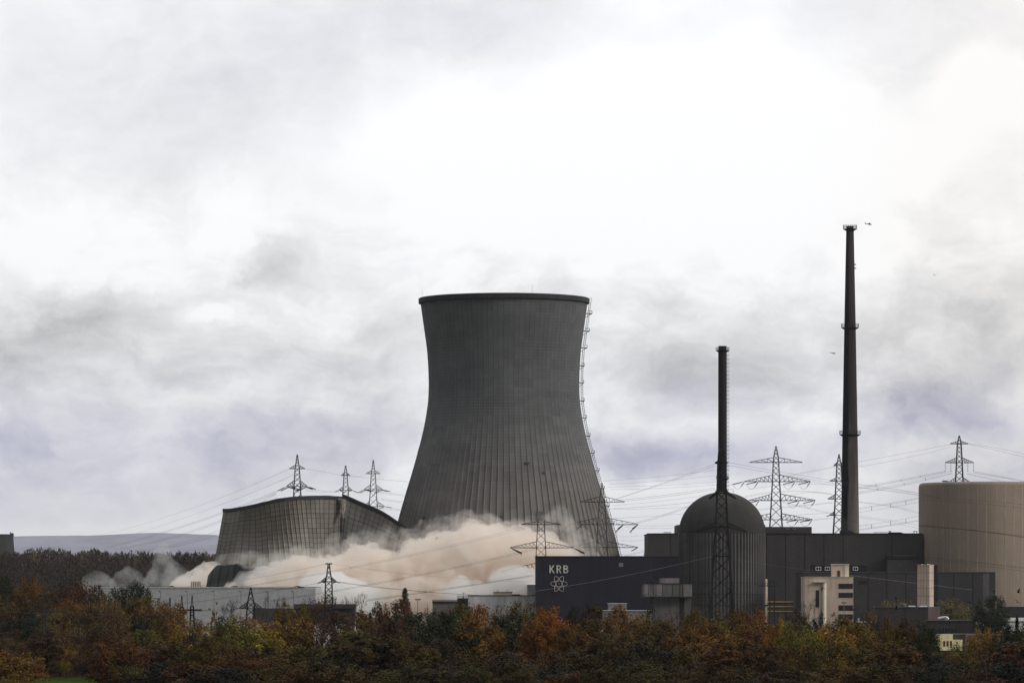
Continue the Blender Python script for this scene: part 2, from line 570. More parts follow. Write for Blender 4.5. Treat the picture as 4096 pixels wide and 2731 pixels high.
gm, gb = new_mat('meadow_ground')
co = gb.n('ShaderNodeTexCoord').outputs['Object']
g1 = gb.mapr(gb.noise(co, 0.012, 5).outputs['Fac'], 0.4, 0.6, 0, 1)
g2 = gb.mapr(gb.noise(co, 0.6, 5).outputs['Fac'], 0.3, 0.7, 0.6, 1.4, False)
gc = gb.mix(g1, (0.028, 0.055, 0.008, 1), (0.045, 0.065, 0.012, 1))
gs = gb.sep(co)
litter = gb.mix(gb.mapr(gb.noise(co, 0.15, 5).outputs['Fac'], 0.4, 0.6, 0, 1), (0.035, 0.024, 0.014, 1), (0.055, 0.034, 0.018, 1))
inwood = gb.math('MULTIPLY', gb.mapr(gs[1], 560, 600, 0.0, 1.0), gb.mapr(gs[1], 1560, 1640, 1.0, 0.0))
clearing = gb.math('MULTIPLY', gb.mapr(gb.math('ADD', gs[0], gb.mapr(gb.noise(co, 0.08, 3).outputs['Fac'], 0.3, 0.7, -4, 4, False)), -92, -96, 0.0, 1.0), gb.mapr(gs[1], 1108, 1112, 1.0, 0.0))
inwood = gb.math('SUBTRACT', inwood, clearing, clamp=True)
gc = gb.mix(inwood, gc, litter)
gc = gb.mix(1.0, gc, gb.comb(g2, g2, g2), 'MULTIPLY')
gp = gb.n('ShaderNodeBsdfPrincipled')
gb.put(gp.inputs['Base Color'], gc)
gp.inputs['Roughness'].default_value = 1.0
gp.inputs['Specular IOR Level'].default_value = 0.0
gb.put(gb.n('ShaderNodeOutputMaterial').inputs['Surface'], gp.outputs[0])
xs = [-27700, -12000, -4500, -3000, -2000, -1200, -700, -450, -300, -200, -100, 0, 100, 200, 300, 400, 500, 700, 1200, 2000, 3000, 4500, 12000, 27700]
ys = [-40, 300, 600, 900, 1200, 1600, 2000, 2350, 2400, 2450, 2500, 2550, 2600, 2800, 3500, 5000, 8000, 14000, 30000, 64500]
m = MB()
m.v = [(x, y, ground_z(x, y)) for y in ys for x in xs]
nx = len(xs)
for j in range(len(ys) - 1):
    for i in range(nx - 1):
        m.f.append((j * nx + i, j * nx + i + 1, (j + 1) * nx + i + 1, (j + 1) * nx + i))
m.mi = [0] * len(m.f)
struct(m.build('ground', gm, smooth=True), 'flat green meadow and river plain under the whole site')

# far hills -------------------------------------------------------
hm = surface('haze_pale_slopes', (0.24, 0.235, 0.31), 0.95, 0.5, 0.002, 0.1, 0.2)  # colour carries part of the haze: paler and bluer than woodland


def ridge(D, pts, name, label, seed):
    r = random.Random(seed)
    m = MB()
    n = 260
    x0, x1 = pts[0][0], pts[-1][0]
    top = []
    for i in range(n + 1):
        x = x0 + (x1 - x0) * i / n
        for (a, ya), (c, yc) in zip(pts[:-1], pts[1:]):
            if a <= x <= c:
                t = (x - a) / (c - a)
                t = t * t * (3 - 2 * t)
                y = ya + (yc - ya) * t
                break
        y += 3.0 * mnoise.noise(Vector((x * 0.02, seed, 0))) + 1.6 * mnoise.noise(Vector((x * 0.11, seed, 3)))
        top.append((PX(x, D), PZ(y, D)))
    for (a, za), (c, zc) in zip(top[:-1], top[1:]):
        i = len(m.v)
        m.v += [(a, D - 3600, 10), (c, D - 3600, 10), (a, D - 1200, 10 + (za - 10) * 0.72), (c, D - 1200, 10 + (zc - 10) * 0.72),
                (a, D, za), (c, D, zc), (a, D + 900, 10), (c, D + 900, 10)]
        for q in ((0, 1, 3, 2), (2, 3, 5, 4), (4, 5, 7, 6)):
            m.f.append(tuple(i + k for k in q))
            m.mi.append(0)
    o = m.build(name, hm)
    struct(o, label)


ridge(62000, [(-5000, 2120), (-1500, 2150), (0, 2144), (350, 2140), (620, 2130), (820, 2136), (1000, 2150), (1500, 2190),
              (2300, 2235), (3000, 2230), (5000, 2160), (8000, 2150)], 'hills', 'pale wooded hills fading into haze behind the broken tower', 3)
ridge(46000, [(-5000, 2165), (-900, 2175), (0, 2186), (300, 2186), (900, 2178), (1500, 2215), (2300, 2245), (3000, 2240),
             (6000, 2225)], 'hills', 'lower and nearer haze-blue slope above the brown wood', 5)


# ------------------------------------------------------------------ standing cooling tower
def interp(tab, x):
    """Catmull-Rom through (x, value)"""
    n = len(tab)
    for i in range(n - 1):
        if tab[i][0] <= x <= tab[i + 1][0]:
            p0 = tab[max(i - 1, 0)][1]
            p1, p2 = tab[i][1], tab[i + 1][1]
            p3 = tab[min(i + 2, n - 1)][1]
            t = (x - tab[i][0]) / (tab[i + 1][0] - tab[i][0])
            return 0.5 * (2 * p1 + (p2 - p0) * t + (2 * p0 - 5 * p1 + 4 * p2 - p3) * t * t + (3 * p1 - p0 - 3 * p2 + p3) * t ** 3)
    return tab[-1][1] if x > tab[-1][0] else tab[0][1]


TD = 2050.0
TCX = PX(2016, TD)
K = TD / F
prof_px = [(1204, 334), (1260, 327), (1330, 317), (1407, 307), (1504, 301.5), (1580, 302), (1640, 308), (1720, 322), (1797, 341), (1898, 368),
           (2000, 397), (2055, 413), (2140, 436), (2226, 458), (2350, 491), (2450, 517)]
prof_z = sorted([(PZ(y, TD), hw * K) for y, hw in prof_px])


def tower_r(z):
    return interp(prof_z, z)


NR = 96
tower = thing('cooling_tower', 'tall intact grey concrete cooling tower standing behind the dust', 'cooling tower', (TCX, TD, 0))
m = MB()
SUB = 6
zlo, zhi = prof_z[0][0], prof_z[-1][0]
NZ = 84
ring = []
cols = NR * SUB
for j in range(NZ + 1):
    z = zlo + (zhi - zlo) * j / NZ
    r0 = tower_r(z)
    fl = 0.05 + 1.10 * max(0, min(1, (112 - z) / 95)) ** 1.3       # flutes get deeper lower down
    for k in range(cols):
        a = 2 * math.pi * k / cols
        ph = (k % SUB) / SUB
        rr = r0 + fl * (0.9 if k % SUB == 0 else -0.25 * math.sin(math.pi * ph))
        m.v.append((TCX + rr * math.sin(a), TD - rr * math.cos(a), z))
for j in range(NZ):
    for k in range(cols):
        k2 = (k + 1) % cols
        m.f.append((j * cols + k, j * cols + k2, (j + 1) * cols + k2, (j + 1) * cols + k))
        m.mi.append(0)
        z0 = (zlo + (zhi - zlo) * j / NZ) / 1.45
        z1 = (zlo + (zhi - zlo) * (j + 1) / NZ) / 1.45
        u0, u1 = k / SUB, (k + 1) / SUB
        m.uv[len(m.f) - 1] = [(u0, z0), (u1, z0), (u1, z1), (u0, z1)]
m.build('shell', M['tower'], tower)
rt = tower_r(zhi)
m = MB()
m.lathe([(rt - 0.5, zhi - 1.6), (rt + 0.9, zhi - 1.2), (rt + 1.0, zhi + 0.9), (rt + 0.6, zhi + 1.15), (rt - 1.4, zhi + 1.15), (rt - 1.4, zhi - 3)], TCX, TD, 160)
m.build('rim_walkway', M['rim'], tower, smooth=False)
m = MB()      # slanting columns under the shell
rb = tower_r(zlo)
for k in range(48):
    for s_ in (-1, 1):
        a = 2 * math.pi * (k + 0.5) / 48
        a2 = a + s_ * 2 * math.pi / 96
        m.bar((TCX + (rb + 2) * math.sin(a), TD - (rb + 2) * math.cos(a), 0), (TCX + rb * math.sin(a2), TD - rb * math.cos(a2), zlo + 0.6), 1.0)
m.build('support_columns', M['tower'], tower)
# access stair on the right edge
stair = MB()
az_st = R(93)
prev = None


def on_tower(z, off, a=az_st):
    r = tower_r(z) + off
    return Vector((TCX + r * math.sin(a), TD - r * math.cos(a), z))


zz = 30.0
while zz < zhi - 0.5:
    z2 = min(zz + 1.1, zhi)
    for off in (0.9, 1.7):
        stair.bar(on_tower(zz, off), on_tower(z2, off), 0.20)
    stair.bar(on_tower(zz, 0.9), on_tower(zz, 1.7), 0.16)
    zz = z2
for off in (0.9, 1.6):
    stair.bar(on_tower(zhi, off + 0.4), on_tower(zhi, off + 0.4) + Vector((0, 0, 2.0)), 0.12)
so_ = stair.build('ladder', M['steel'], tower)
for y in (1253, 1323, 1390, 1462, 1530, 1602, 1670, 1742, 1811, 1881, 1952, 2022, 2092):
    z = PZ(y, TD)
    m = MB()
    w = 2.9 if y < 1450 else 2.2
    for yy in (-0.7, 0.7):
        dv = Vector((0, yy, 0))
        m.bar(on_tower(z, 0) + dv, on_tower(z, w) + dv, 0.34)
        m.bar(on_tower(z, w) + dv, on_tower(z, w) + dv + Vector((0, 0, 1.25)), 0.22)
        m.bar(on_tower(z, 0.8) + dv + Vector((0, 0, 1.2)), on_tower(z, w) + dv + Vector((0, 0, 1.25)), 0.12)
        m.bar(on_tower(z - 1.8, 0.1) + dv, on_tower(z, w) + dv, 0.14)
    p = on_tower(z, 1.0)
    m.box(p.x - 0.6, p.x + w - 1.0, p.y - 0.7, p.y + 0.7, z - 0.08, z + 0.08)
    m.build('stair_platform', M['steel'], tower)
for xp in (1688, 2128):
    a = math.asin((xp - 2016) / 338.0)
    p = on_tower(zhi, 0.2, a)
    m = MB()
    m.bar(p, p + Vector((0, 0, 5.0)), 0.13, 0.05)
    m.build('lightning_rod', M['steel'], tower)
# slots cut open for the blast and small hatches
for (xp, y0, y1, w, lean) in ((2004, 2070, 2124, 0.75, 0.0), (1697, 2070, 2156, 0.6, -1), (2159, 2052, 2082, 3.6, 0.0)):
    m = MB()
    zs = [PZ(y1, TD) + (PZ(y0, TD) - PZ(y1, TD)) * i / 6 for i in range(7)]
    for z0, z1 in zip(zs[:-1], zs[1:]):
        a0 = math.asin(max(-1, min(1, (PX(xp, TD) - TCX) / tower_r(0.5 * (zs[0] + zs[-1])))))
        p, q = on_tower(z0, 0.75, a0), on_tower(z1, 0.75, a0)
        t = Vector((math.cos(a0), math.sin(a0), 0)) * w * 0.5
        nrm = Vector((math.sin(a0), -math.cos(a0), 0)) * 0.25
        m.quad([p - t, p + t, q + t, q - t])
        m.quad([p - t - nrm, q - t - nrm, q - t, p - t])
        m.quad([p + t - nrm, p + t, q + t, q + t - nrm])
    m.build('blast_slot', M['black'] if w < 3 else M['tower'], tower)
for (xp, yp) in ((2103, 1859), (2111, 1861), (2172, 1898)):
    z = PZ(yp, TD)
    a0 = math.asin((PX(xp, TD) - TCX) / tower_r(z))
    p = on_tower(z, 0.9, a0)
    m = MB()
    m.box(p.x - 0.6, p.x + 0.6, p.y - 0.2, p.y + 0.9, p.z - 0.35, p.z + 0.35)
    m.build('wall_hatch', M['greypanel'], tower)

# ------------------------------------------------------------------ collapsing cooling tower
broken = thing('collapsing_cooling_tower', 'grey concrete cooling tower caught collapsing, its rim folded in two pieces', 'cooling tower', (PX(1250, 2020), 2020, 0))


def patch(name, top, bot, D0, bulge, nu, nv, ribs, rows, mat, parent, seed=0, thick=0.9, rag=0.0, flip=False, label=None, tilt=0.0, du=0.0):
    """curved slab of shell between a top curve and a bottom curve, as (u, x px, y px)"""
    m = MB()
    grid = []
    for j in range(nv + 1):
        v = j / nv
        row = []
        for i in range(nu + 1):
            u = i / nu
            tx, ty = interp([(a, x) for a, x, y in top], u), interp([(a, y) for a, x, y in top], u)
            bx, by = interp([(a, x) for a, x, y in bot], u), interp([(a, y) for a, x, y in bot], u)
            if rag:
                by += rag * mnoise.noise(Vector((u * 9, seed, 0)))
                ty += rag * 0.45 * mnoise.noise(Vector((u * 14, seed, 5))) * (1 if thick > 0.95 else 0)
            bend = 1 - 0.25 * math.sin(math.pi * v)
            x = tx + (bx - tx) * v
            y = ty + (by - ty) * v
            ph = (u * ribs) % 1.0
            rib = 0.35 if (ph < 0.16) else 0.0
            D = D0 - bulge * math.sin(math.pi * min(max(u, 0.0), 1.0)) * bend + tilt * v + du * (u - 0.5) - rib + 0.8 * mnoise.noise(Vector((u * 4, v * 3, seed)))
            if name == 'shell_piece' and u > 0.97 and seed == 1:
                x += 4.0 * mnoise.noise(Vector((v * 11, 3, 7)))
                D += 3.0 * (u - 0.97) / 0.03
            row.append(px(x, y, D))
        grid.append(row)
    for j in range(nv):
        for i in range(nu):
            q = [grid[j + 1][i], grid[j + 1][i + 1], grid[j][i + 1], grid[j][i]]
            uu = [i / nu * ribs, (i + 1) / nu * ribs]
            vv = [(j + 1) / nv * rows, j / nv * rows]
            m.quad(q, 0, [(uu[0], vv[0]), (uu[1], vv[0]), (uu[1], vv[1]), (uu[0], vv[1])])
    o = m.build(name, mat, parent)
    bmm = bmesh.new()
    bmm.from_mesh(o.data)
    bmesh.ops.remove_doubles(bmm, verts=bmm.verts, dist=0.01)
    bmm.to_mesh(o.data)
    bmm.free()
    md = o.modifiers.new('thickness', 'SOLIDIFY')
    md.thickness = -thick if flip else thick
    md.offset = -1
    if label:
        o['label'] = label
    return grid


topL = [(0, 893, 2043), (0.07, 926, 2045), (0.22, 999, 2032), (0.46, 1114, 2006), (0.65, 1202, 1996), (0.85, 1297, 1994), (1, 1371, 1998)]
botL = [(0, 855, 2262), (0.15, 925, 2272), (0.3, 1052, 2278), (0.5, 1165, 2282), (0.7, 1252, 2284), (0.88, 1310, 2288), (1, 1362, 2262)]
topR = [(0, 1366, 1992), (0.25, 1450, 2025), (0.52, 1527, 2059), (0.8, 1603, 2109), (1, 1656, 2155)]
botR = [(0, 1346, 2262), (0.25, 1390, 2285), (0.52, 1460, 2295), (0.8, 1560, 2285), (1, 1648, 2230)]
patch('shell_piece', topL, botL, 2020, 34, 208, 30, 26, 15, M['broken'], broken, 1, 0.9, 14, label='wide left piece of shell leaning left under a wavy rim')
patch('shell_piece', topR, botR, 2026, 9, 128, 26, 16, 13, M['broken'], broken, 2, 0.9, 14, label='right piece of shell with its rim sliding down to the right', tilt=-6, du=-44)


def rimband(curve, D0, bulge, up, name, n=80, seed=0, du=0.0):
    m = MB()
    pr = None
    for i in range(n + 1):
        u = i / n
        x = interp([(a, x) for a, x, y in curve], u)
        y = interp([(a, y) for a, x, y in curve], u) + 1.2 * mnoise.noise(Vector((u * 12, seed, 0)))
        D = D0 - bulge * math.sin(math.pi * u) - 0.9 + du * (u - 0.5)
        lo, hi = px(x, y + 1, D), px(x, y - up, D)
        back = Vector((0, 2.4, 0))
        if pr:
            a, c = pr
            m.quad([a, lo, hi, c])
            m.quad([c, hi, hi + back, c + back])
            m.quad([a + back, c + back, hi + back, lo + back])
            m.quad([a, a + back, lo + back, lo])
        else:
            m.quad([lo, hi, hi + back, lo + back])
        pr = (lo, hi)
    m.quad([pr[0], pr[0] + back, pr[1] + back, pr[1]])
    return m.build(name, M['rim'], broken)


rimband([(0, 890, 2046)] + topL[1:], 2020, 34, 13, 'rim', 80, 3)
rimband([(0, 1368, 1990)] + topR[1:-1] + [(1, 1658, 2157)], 2026, 9, 17, 'rim', 60, 4, -44)
# crumpled block of shell and rim between the two pieces
m = MB()
for k in range(5):
    pass
patch('torn_edge', [(0, 1345, 1992), (0.5, 1362, 2000), (1, 1385, 1996)], [(0, 1362, 2030), (0.5, 1374, 2075), (1, 1382, 2040)], 2016, 5, 14, 10, 3, 4, M['broken'], broken, 9, 1.4, 10)
m = MB()
cr_ = [(1374, 2012, 2.0), (1379, 2030, 3.0), (1380, 2055, 3.4), (1377, 2090, 3.0), (1373, 2130, 4.0), (1366, 2170, 5.5), (1360, 2205, 7.0), (1352, 2240, 8.0)]
for (xa, ya, wa), (xb, yb, wb2) in zip(cr_[:-1], cr_[1:]):
    q = [px(xa - wa / 2, ya, 2018), px(xa + wa / 2, ya, 2018.5), px(xb + wb2 / 2, yb, 2018.5), px(xb - wb2 / 2, yb, 2018)]
    m.quad([q[3], q[2], q[1], q[0]])
    m.quad([q[0], q[3], q[3] + Vector((0, 6, 0)), q[0] + Vector((0, 6, 0))])
m.build('crease_shade', M['joint'], broken)  # dark ribbon standing in for shade in the fold between the pieces
# stump of the base, with ribs
patch('base_stump', [(0, 832, 2300), (0.06, 845, 2282), (0.14, 880, 2259), (0.22, 915, 2258), (0.34, 948, 2257), (0.42, 972, 2274), (0.55, 1010, 2278), (0.75, 1070, 2272), (1, 1140, 2262)],
      [(0, 812, 2420), (0.14, 850, 2430), (0.34, 925, 2430), (0.55, 990, 2430), (0.75, 1060, 2430), (1, 1140, 2430)], 1962, 16, 120, 12, 13, 3, M['stump'], broken, 6, 1.2, 22,
      label='dark ribbed stump of the tower base still standing at the left')

# ------------------------------------------------------------------ far cooling tower stub at the left edge
m = MB()
LD = 2900.0
lt = thing('concrete_cooling_tower', 'dark round concrete tower cut by the left edge, beyond the brown wood', 'cooling tower', (PX(-40, LD), LD, 15))
kk = LD / F
m.lathe([(112 * kk, 10), (104 * kk, PZ(2260, LD)), (98 * kk, PZ(2209, LD)), (94.5 * kk, PZ(2170, LD)), (93 * kk, PZ(2145, LD))], PX(-40, LD), LD, 64)
m.build('shell', M['rim'], lt, smooth=True)
m = MB()
m.lathe([(92 * kk, PZ(2146, LD)), (94.5 * kk, PZ(2146, LD)), (94.5 * kk, PZ(2136, LD)), (89 * kk, PZ(2136, LD))], PX(-40, LD), LD, 64)
m.build('rim', M['rim'], lt)
m = MB()
m.bar(px(41, 2137, LD), px(41, 2126, LD), 0.5)
m.bar(px(48, 2137, LD), px(48, 2131, LD), 2.0)
m.build('antenna', M['steel'], lt)

# ------------------------------------------------------------------ chimneys
CD = 2110.0
ck = CD / F
cxw = PX(3400, CD)
ch = thing('chimney', 'tallest concrete chimney, tapering, with three ring platforms', 'chimney', (cxw, CD, 0))
cprof = [(0, 40.5 * ck), (PZ(2133, CD), 36.8 * ck), (PZ(1735, CD), 30.5 * ck), (PZ(1308, CD), 23 * ck), (PZ(905, CD), 15 * ck)]
m = MB()
m.lathe([(r, z) for z, r in cprof] + [(11 * ck, PZ(905, CD))], cxw, CD, 48)
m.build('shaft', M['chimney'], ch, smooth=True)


def crad(z):
    for (z0, r0), (z1, r1) in zip(cprof[:-1], cprof[1:]):
        if z0 <= z <= z1:
            return r0 + (r1 - r0) * (z - z0) / (z1 - z0)
    return cprof[-1][1]


def ring_platform(parent, cx, cyy, z, r0, r1, mat, n=20, rail=1.9):
    m = MB()
    m.lathe([(r0 - 0.05, z - 0.9), (r1 - 0.5, z - 0.35), (r1, z), (r1, z + 0.14), (r0, z + 0.14)], cx, cyy, 32)
    o = m.build('ring_platform', mat, parent)
    m = MB()
    for k in range(n):
        a = 2 * math.pi * k / n
        p = Vector((cx + r1 * math.sin(a), cyy - r1 * math.cos(a), z))
        m.bar(p, p + Vector((0, 0, rail)), 0.12)
    for h in (0.55, 1.0):
        for k in range(n):
            a, c = 2 * math.pi * k / n, 2 * math.pi * (k + 1) / n
            m.bar((cx + r1 * math.sin(a), cyy - r1 * math.cos(a), z + rail * h), (cx + r1 * math.sin(c), cyy - r1 * math.cos(c), z + rail * h), 0.11)
    g = m.build('railing', mat, o)
    g.location = (0, 0, 0)
    return o


for y, w in ((917, 27.5), (1311, 35), (1738, 42)):
    z = PZ(y, CD)
    ring_platform(ch, cxw, CD, z, crad(z), w * ck, M['steel'])
for y in (1060, 1075):
    m = MB()
    z = PZ(y, CD)
    m.box(cxw + crad(z) - 0.1, cxw + crad(z) + 0.7, CD - 0.4, CD + 0.4, z, z + 0.5)
    m.build('light_bracket', M['steel'], ch)

SD = 2075.0
sk = SD / F
sx = PX(2890, SD)
tc_ = thing('exhaust_stack', 'thin dark brown exhaust stack with a caged ladder rising behind the dome', 'chimney', (sx, SD, 0))
m = MB()
m.lathe([(18 * sk, 0), (17.6 * sk, PZ(1900, SD)), (17.2 * sk, PZ(1396, SD)), (16.6 * sk, PZ(1396, SD)), (16.6 * sk, PZ(1384, SD)), (13 * sk, PZ(1384, SD))], sx, SD, 40)
m.build('shaft', M['thinchim'], tc_, smooth=False)
ring_platform(tc_, sx, SD, PZ(1402, SD), 17 * sk, 27 * sk, M['steel'], 14, 1.5)
ring_platform(tc_, sx, SD, PZ(1914, SD), 17.6 * sk, 26 * sk, M['steel'], 14, 1.4)
m = MB()
lx = sx + 17.5 * sk
for dx in (0.35, 0.95):
    m.bar((lx + dx, SD, PZ(1990, SD)), (lx + dx, SD, PZ(1398, SD)), 0.09)
y = 1990
while y > 1400:
    m.bar((lx - 0.1, SD, PZ(y, SD)), (lx + 1.0, SD, PZ(y, SD)), 0.2)
    y -= 15.8
m.build('caged_ladder', M['steel'], tc_)


# ------------------------------------------------------------------ buildings
def building(name, label, cat, x, D):
    return thing(name, label, cat, (PX(x, D), D, 0))


def pbox(m, x0, x1, D, depth, y_top, y_bot=None, mi=0, z0=None):
    """box whose front face is at distance D and spans photo columns x0..x1"""
    zb = z0 if z0 is not None else (PZ(y_bot, D) if y_bot is not None else 0.0)
    m.box(PX(x0, D), PX(x1, D), D, D + depth, zb, PZ(y_top, D), mi)


def win_strip(parent, x0, x1, y0, y1, D, panes, mat_frame, proud=0.12, fw=0.12):
    """a window: dark pane set in a frame standing proud of the wall; one window per call"""
    a, c, z0, z1 = PX(x0, D), PX(x1, D), PZ(y1, D), PZ(y0, D)
    m = MB()
    m.box(a, c, D - 0.05, D + 0.1, z0, z1)
    o = m.build('window', M['glass'], parent)
    m = MB()
    y0_, y1_ = D - proud, D - 0.052
    m.box(a - fw, c + fw, y0_, y1_, z1, z1 + fw)
    m.box(a - fw, c + fw, y0_ - 0.05, y1_, z0 - fw, z0)
    m.box(a - fw, a, y0_, y1_, z0, z1)
    m.box(c, c + fw, y0_, y1_, z0, z1)
    for k in range(1, panes):
        xx = a + (c - a) * k / panes
        m.box(xx - fw * 0.3, xx + fw * 0.3, y0_ + 0.02, y1_, z0, z1)
    g = m.build('frame', mat_frame, o)
    g.location = (0, 0, 0)
    return o


def joints(m, xs, D, y_top, y_bot, w=0.28, mi=1, proud=0.06):
    for x in xs:
        m.box(PX(x, D) - w / 2, PX(x, D) + w / 2, D - proud, D - 0.004, PZ(y_bot, D), PZ(y_top, D), mi)


# navy block with the KRB letters
KD = 1850.0
kb = building('turbine_building', 'low dark navy block carrying white KRB letters and an atom emblem', 'building', 2430, KD)
m = MB()
pbox(m, 2143, 2716, KD, 45, 2225)
joints(m, [2143 + 71.6 * i for i in range(1, 8)], KD, 2229, 2500, 0.12, 0, 0.03)
m.build('wall', [M['krb'], M['joint']], kb)
m = MB()
pbox(m, 2141, 2718, KD - 0.3, 45.6, 2222.5, 2225.5)
m.build('roof_edge', M['clad2'], kb)
w = win_strip(kb, 2477, 2491, 2252, 2264, KD, 1, M['silver'], 0.12, 0.14)
m = MB()
for k in range(5):
    z = PZ(2264 - k * 2.4 - 1.2, KD)
    m.box(PX(2477.5, KD), PX(2490.5, KD), KD - 0.11, KD - 0.06, z - 0.07, z + 0.07)
g = m.build('louvre', M['silver'], w)
g.location = (0, 0, 0)
w['label'] = 'small square louvred vent with a pale frame'
# letters
ls = KD / F
STROKE = 5.2


def stroke(m, pts, wpx, D, depth=0.35):
    for (xa, ya), (xb, yb) in zip(pts[:-1], pts[1:]):
        dx, dy = xb - xa, yb - ya
        L = math.hypot(dx, dy)
        if L < 1e-4:
            continue
        nxp, nyp = -dy / L * wpx / 2, dx / L * wpx / 2
        c = [(xa + nxp, ya + nyp), (xb + nxp, yb + nyp), (xb - nxp, yb - nyp), (xa - nxp, ya - nyp)]
        f = [px(x_, y_, D) for x_, y_ in c]
        f = [Vector((PX(x_, KD), D, PZ(y_, KD))) for x_, y_ in c]
        bk = [p + Vector((0, depth, 0)) for p in f]
        i = len(m.v)
        m.v += [tuple(p) for p in f + bk]
        for q in ((0, 1, 2, 3), (7, 6, 5, 4), (0, 4, 5, 1), (1, 5, 6, 2), (2, 6, 7, 3), (3, 7, 4, 0)):
            m.f.append(tuple(i + k for k in q))
            m.mi.append(0)


T0, T1 = 2259.5, 2291
TM = (T0 + T1) / 2


def arc(cx, cy_, rx, ry, a0, a1, n=8):
    return [(cx + rx * math.cos(R(a0 + (a1 - a0) * i / n)), cy_ + ry * math.sin(R(a0 + (a1 - a0) * i / n))) for i in range(n + 1)]


LF = KD - 0.42
m = MB()
stroke(m, [(2200.3, T0), (2200.3, T1)], STROKE, LF)
stroke(m, [(2215, T0), (2203, TM + 2)], STROKE, LF - 0.004)
stroke(m, [(2205, TM - 2), (2216.5, T1)], STROKE, LF - 0.008)
o = m.build('letter', M['letter'], kb)
o['label'] = 'white letter K'
m = MB()
stroke(m, [(2228.5, T0), (2228.5, T1)], STROKE, LF)
stroke(m, [(2228.5, T0 + 2.4)] + arc(2236, T0 + 9, 6.5, 6.8, -90, 90) + [(2228.5, TM + 0.2)], STROKE, LF - 0.004)
stroke(m, [(2234.5, TM), (2244, T1)], STROKE, LF - 0.008)
o = m.build('letter', M['letter'], kb)
o['label'] = 'white letter R'
m = MB()
stroke(m, [(2256, T0), (2256, T1)], STROKE, LF)
stroke(m, [(2256, T0 + 2.4)] + arc(2263, T0 + 8.5, 6.5, 6.2, -90, 90) + [(2256, TM - 0.6)], STROKE, LF - 0.004)
stroke(m, [(2256, TM - 0.6)] + arc(2264, TM + 6.6, 7, 6.8, -90, 90) + [(2256, T1 - 2.4)], STROKE, LF - 0.008)
o = m.build('letter', M['letter'], kb)
o['label'] = 'white letter B'
m = MB()
for j, ang in enumerate((0, 62, -62)):
    pts = []
    for i in range(41):
        t = 2 * math.pi * i / 40
        ex, ey = 33.5 * math.cos(t), 11.5 * math.sin(t)
        ca, sa = math.cos(R(ang)), math.sin(R(ang))
        pts.append((2236 + ex * ca - ey * sa, 2333.5 + (ex * sa + ey * ca)))
    stroke(m, pts, 1.7, LF - 0.01 * j)
em = m.build('atom_emblem', M['letter'], kb)
m = MB()
stroke(m, [(2234.5, 2333.5), (2237.5, 2333.5)], 3, LF)
g = m.build('emblem_nucleus', M['letter'], em)
g.location = (0, 0, 0)
# annex on its right end
ax = building('concrete_annex', 'pale grey concrete annex jutting out beside the ribbed dome, overhanging upper storey', 'building', 2680, 1800)
m = MB()
pbox(m, 2575, 2768.7, 1800, 30, 2333, 2386)
pbox(m, 2613, 2765, 1803, 27, 2386.3)
m.build('wall', M['greypanel'], ax)
for x, w_ in ((2733, 35), (2578, 22), (2627, 22)):
    m = MB()
    pbox(m, x, x + w_, 1799.92, 0.3, 2335, 2385)
    m.build('wall_panel', M['palepanel'], ax)
m = MB()
pbox(m, 2643.7, 2717, 1805, 18, 2311, 2333)
m.build('roof_plant_room', M['palepanel'], ax)
m = MB()
pbox(m, 2573, 2770, 1799.7, 31, 2331.5, 2333)
pbox(m, 2573, 2770, 1799.7, 31, 2385.4, 2387)
m.build('slab_edge', M['joint'], ax)
m = MB()
for x in (2649, 2690, 2719, 2731):
    pbox(m, x, x + 1.6, 1799.85, 0.2, 2334, 2385)
pbox(m, 2718, 2738, 1802.9, 0.5, 2388)
m.build('wall_joint', M['joint'], ax)
sh = building('gatehouse', 'small pale shed in front of the navy block, half behind tree crowns', 'shed', 2470, 1780)
m = MB()
pbox(m, 2434, 2506.6, 1780, 14, 2413)
pbox(m, 2390, 2608, 1778, 10, 2441)
m.build('wall', M['palepanel'], sh)
m = MB()
pbox(m, 2432, 2508.6, 1779.6, 15, 2411.5, 2413.2)
pbox(m, 2388, 2610, 1777.6, 11, 2439.5, 2441.2)
m.build('roof', M['whitetrim'], sh)

# domed reactor
DD = 1950.0
dk_ = DD / F
dcx = PX(2888, DD)
dm = thing('domed_reactor_building', 'round ribbed reactor building with a smooth dark concrete dome', 'building', (dcx, DD, 0))
r0 = 171 * dk_
zs = PZ(2128, DD)
za = PZ(1967, DD)
m = MB()
n = 76
SB = 6
for z in (0.0, zs - 0.4):
    for k in range(n * SB):
        a = 2 * math.pi * k / (n * SB)
        ph = k % SB
        rr = r0 - 0.1 + (0.55 if ph in (0, 1) else -0.15)
        m.v.append((dcx + rr * math.sin(a), DD - rr * math.cos(a), z))
N_ = n * SB
for k in range(N_):
    m.f.append((k, (k + 1) % N_, N_ + (k + 1) % N_, N_ + k))
    m.mi.append(0)
for y in (2330, 2375, 2420):
    z = PZ(y, DD)
    m.lathe([(r0 + 0.38, z - 0.12), (r0 + 0.38, z + 0.12)], dcx, DD, 96, 1)
m.build('ribbed_wall', [M['domewall'], M['joint']], dm)
m = MB()
prof = []
for i in range(33):
    t = i / 32 * math.pi / 2
    prof.append(((r0 + 0.15) * math.cos(t), zs + (za - zs) * math.sin(t)))
m.lathe([(r0 + 0.15, zs - 0.6)] + prof[:-1] + [(0.2, za)], dcx, DD, 96)
m.build('dome', M['dome'], dm, smooth=True)
m = MB()
m.box(dcx - 0.5, dcx + 2.5, DD - 1, DD + 1, za - 0.3, za + 1.0)
for dx in (-3, -1, 1, 3, 5):
    m.bar((dcx + dx, DD - 1, za - 0.5), (dcx + dx, DD - 1, za + 1.1), 0.12)
m.bar((dcx - 3, DD - 1, za + 1.1), (dcx + 5, DD - 1, za + 1.1), 0.12)
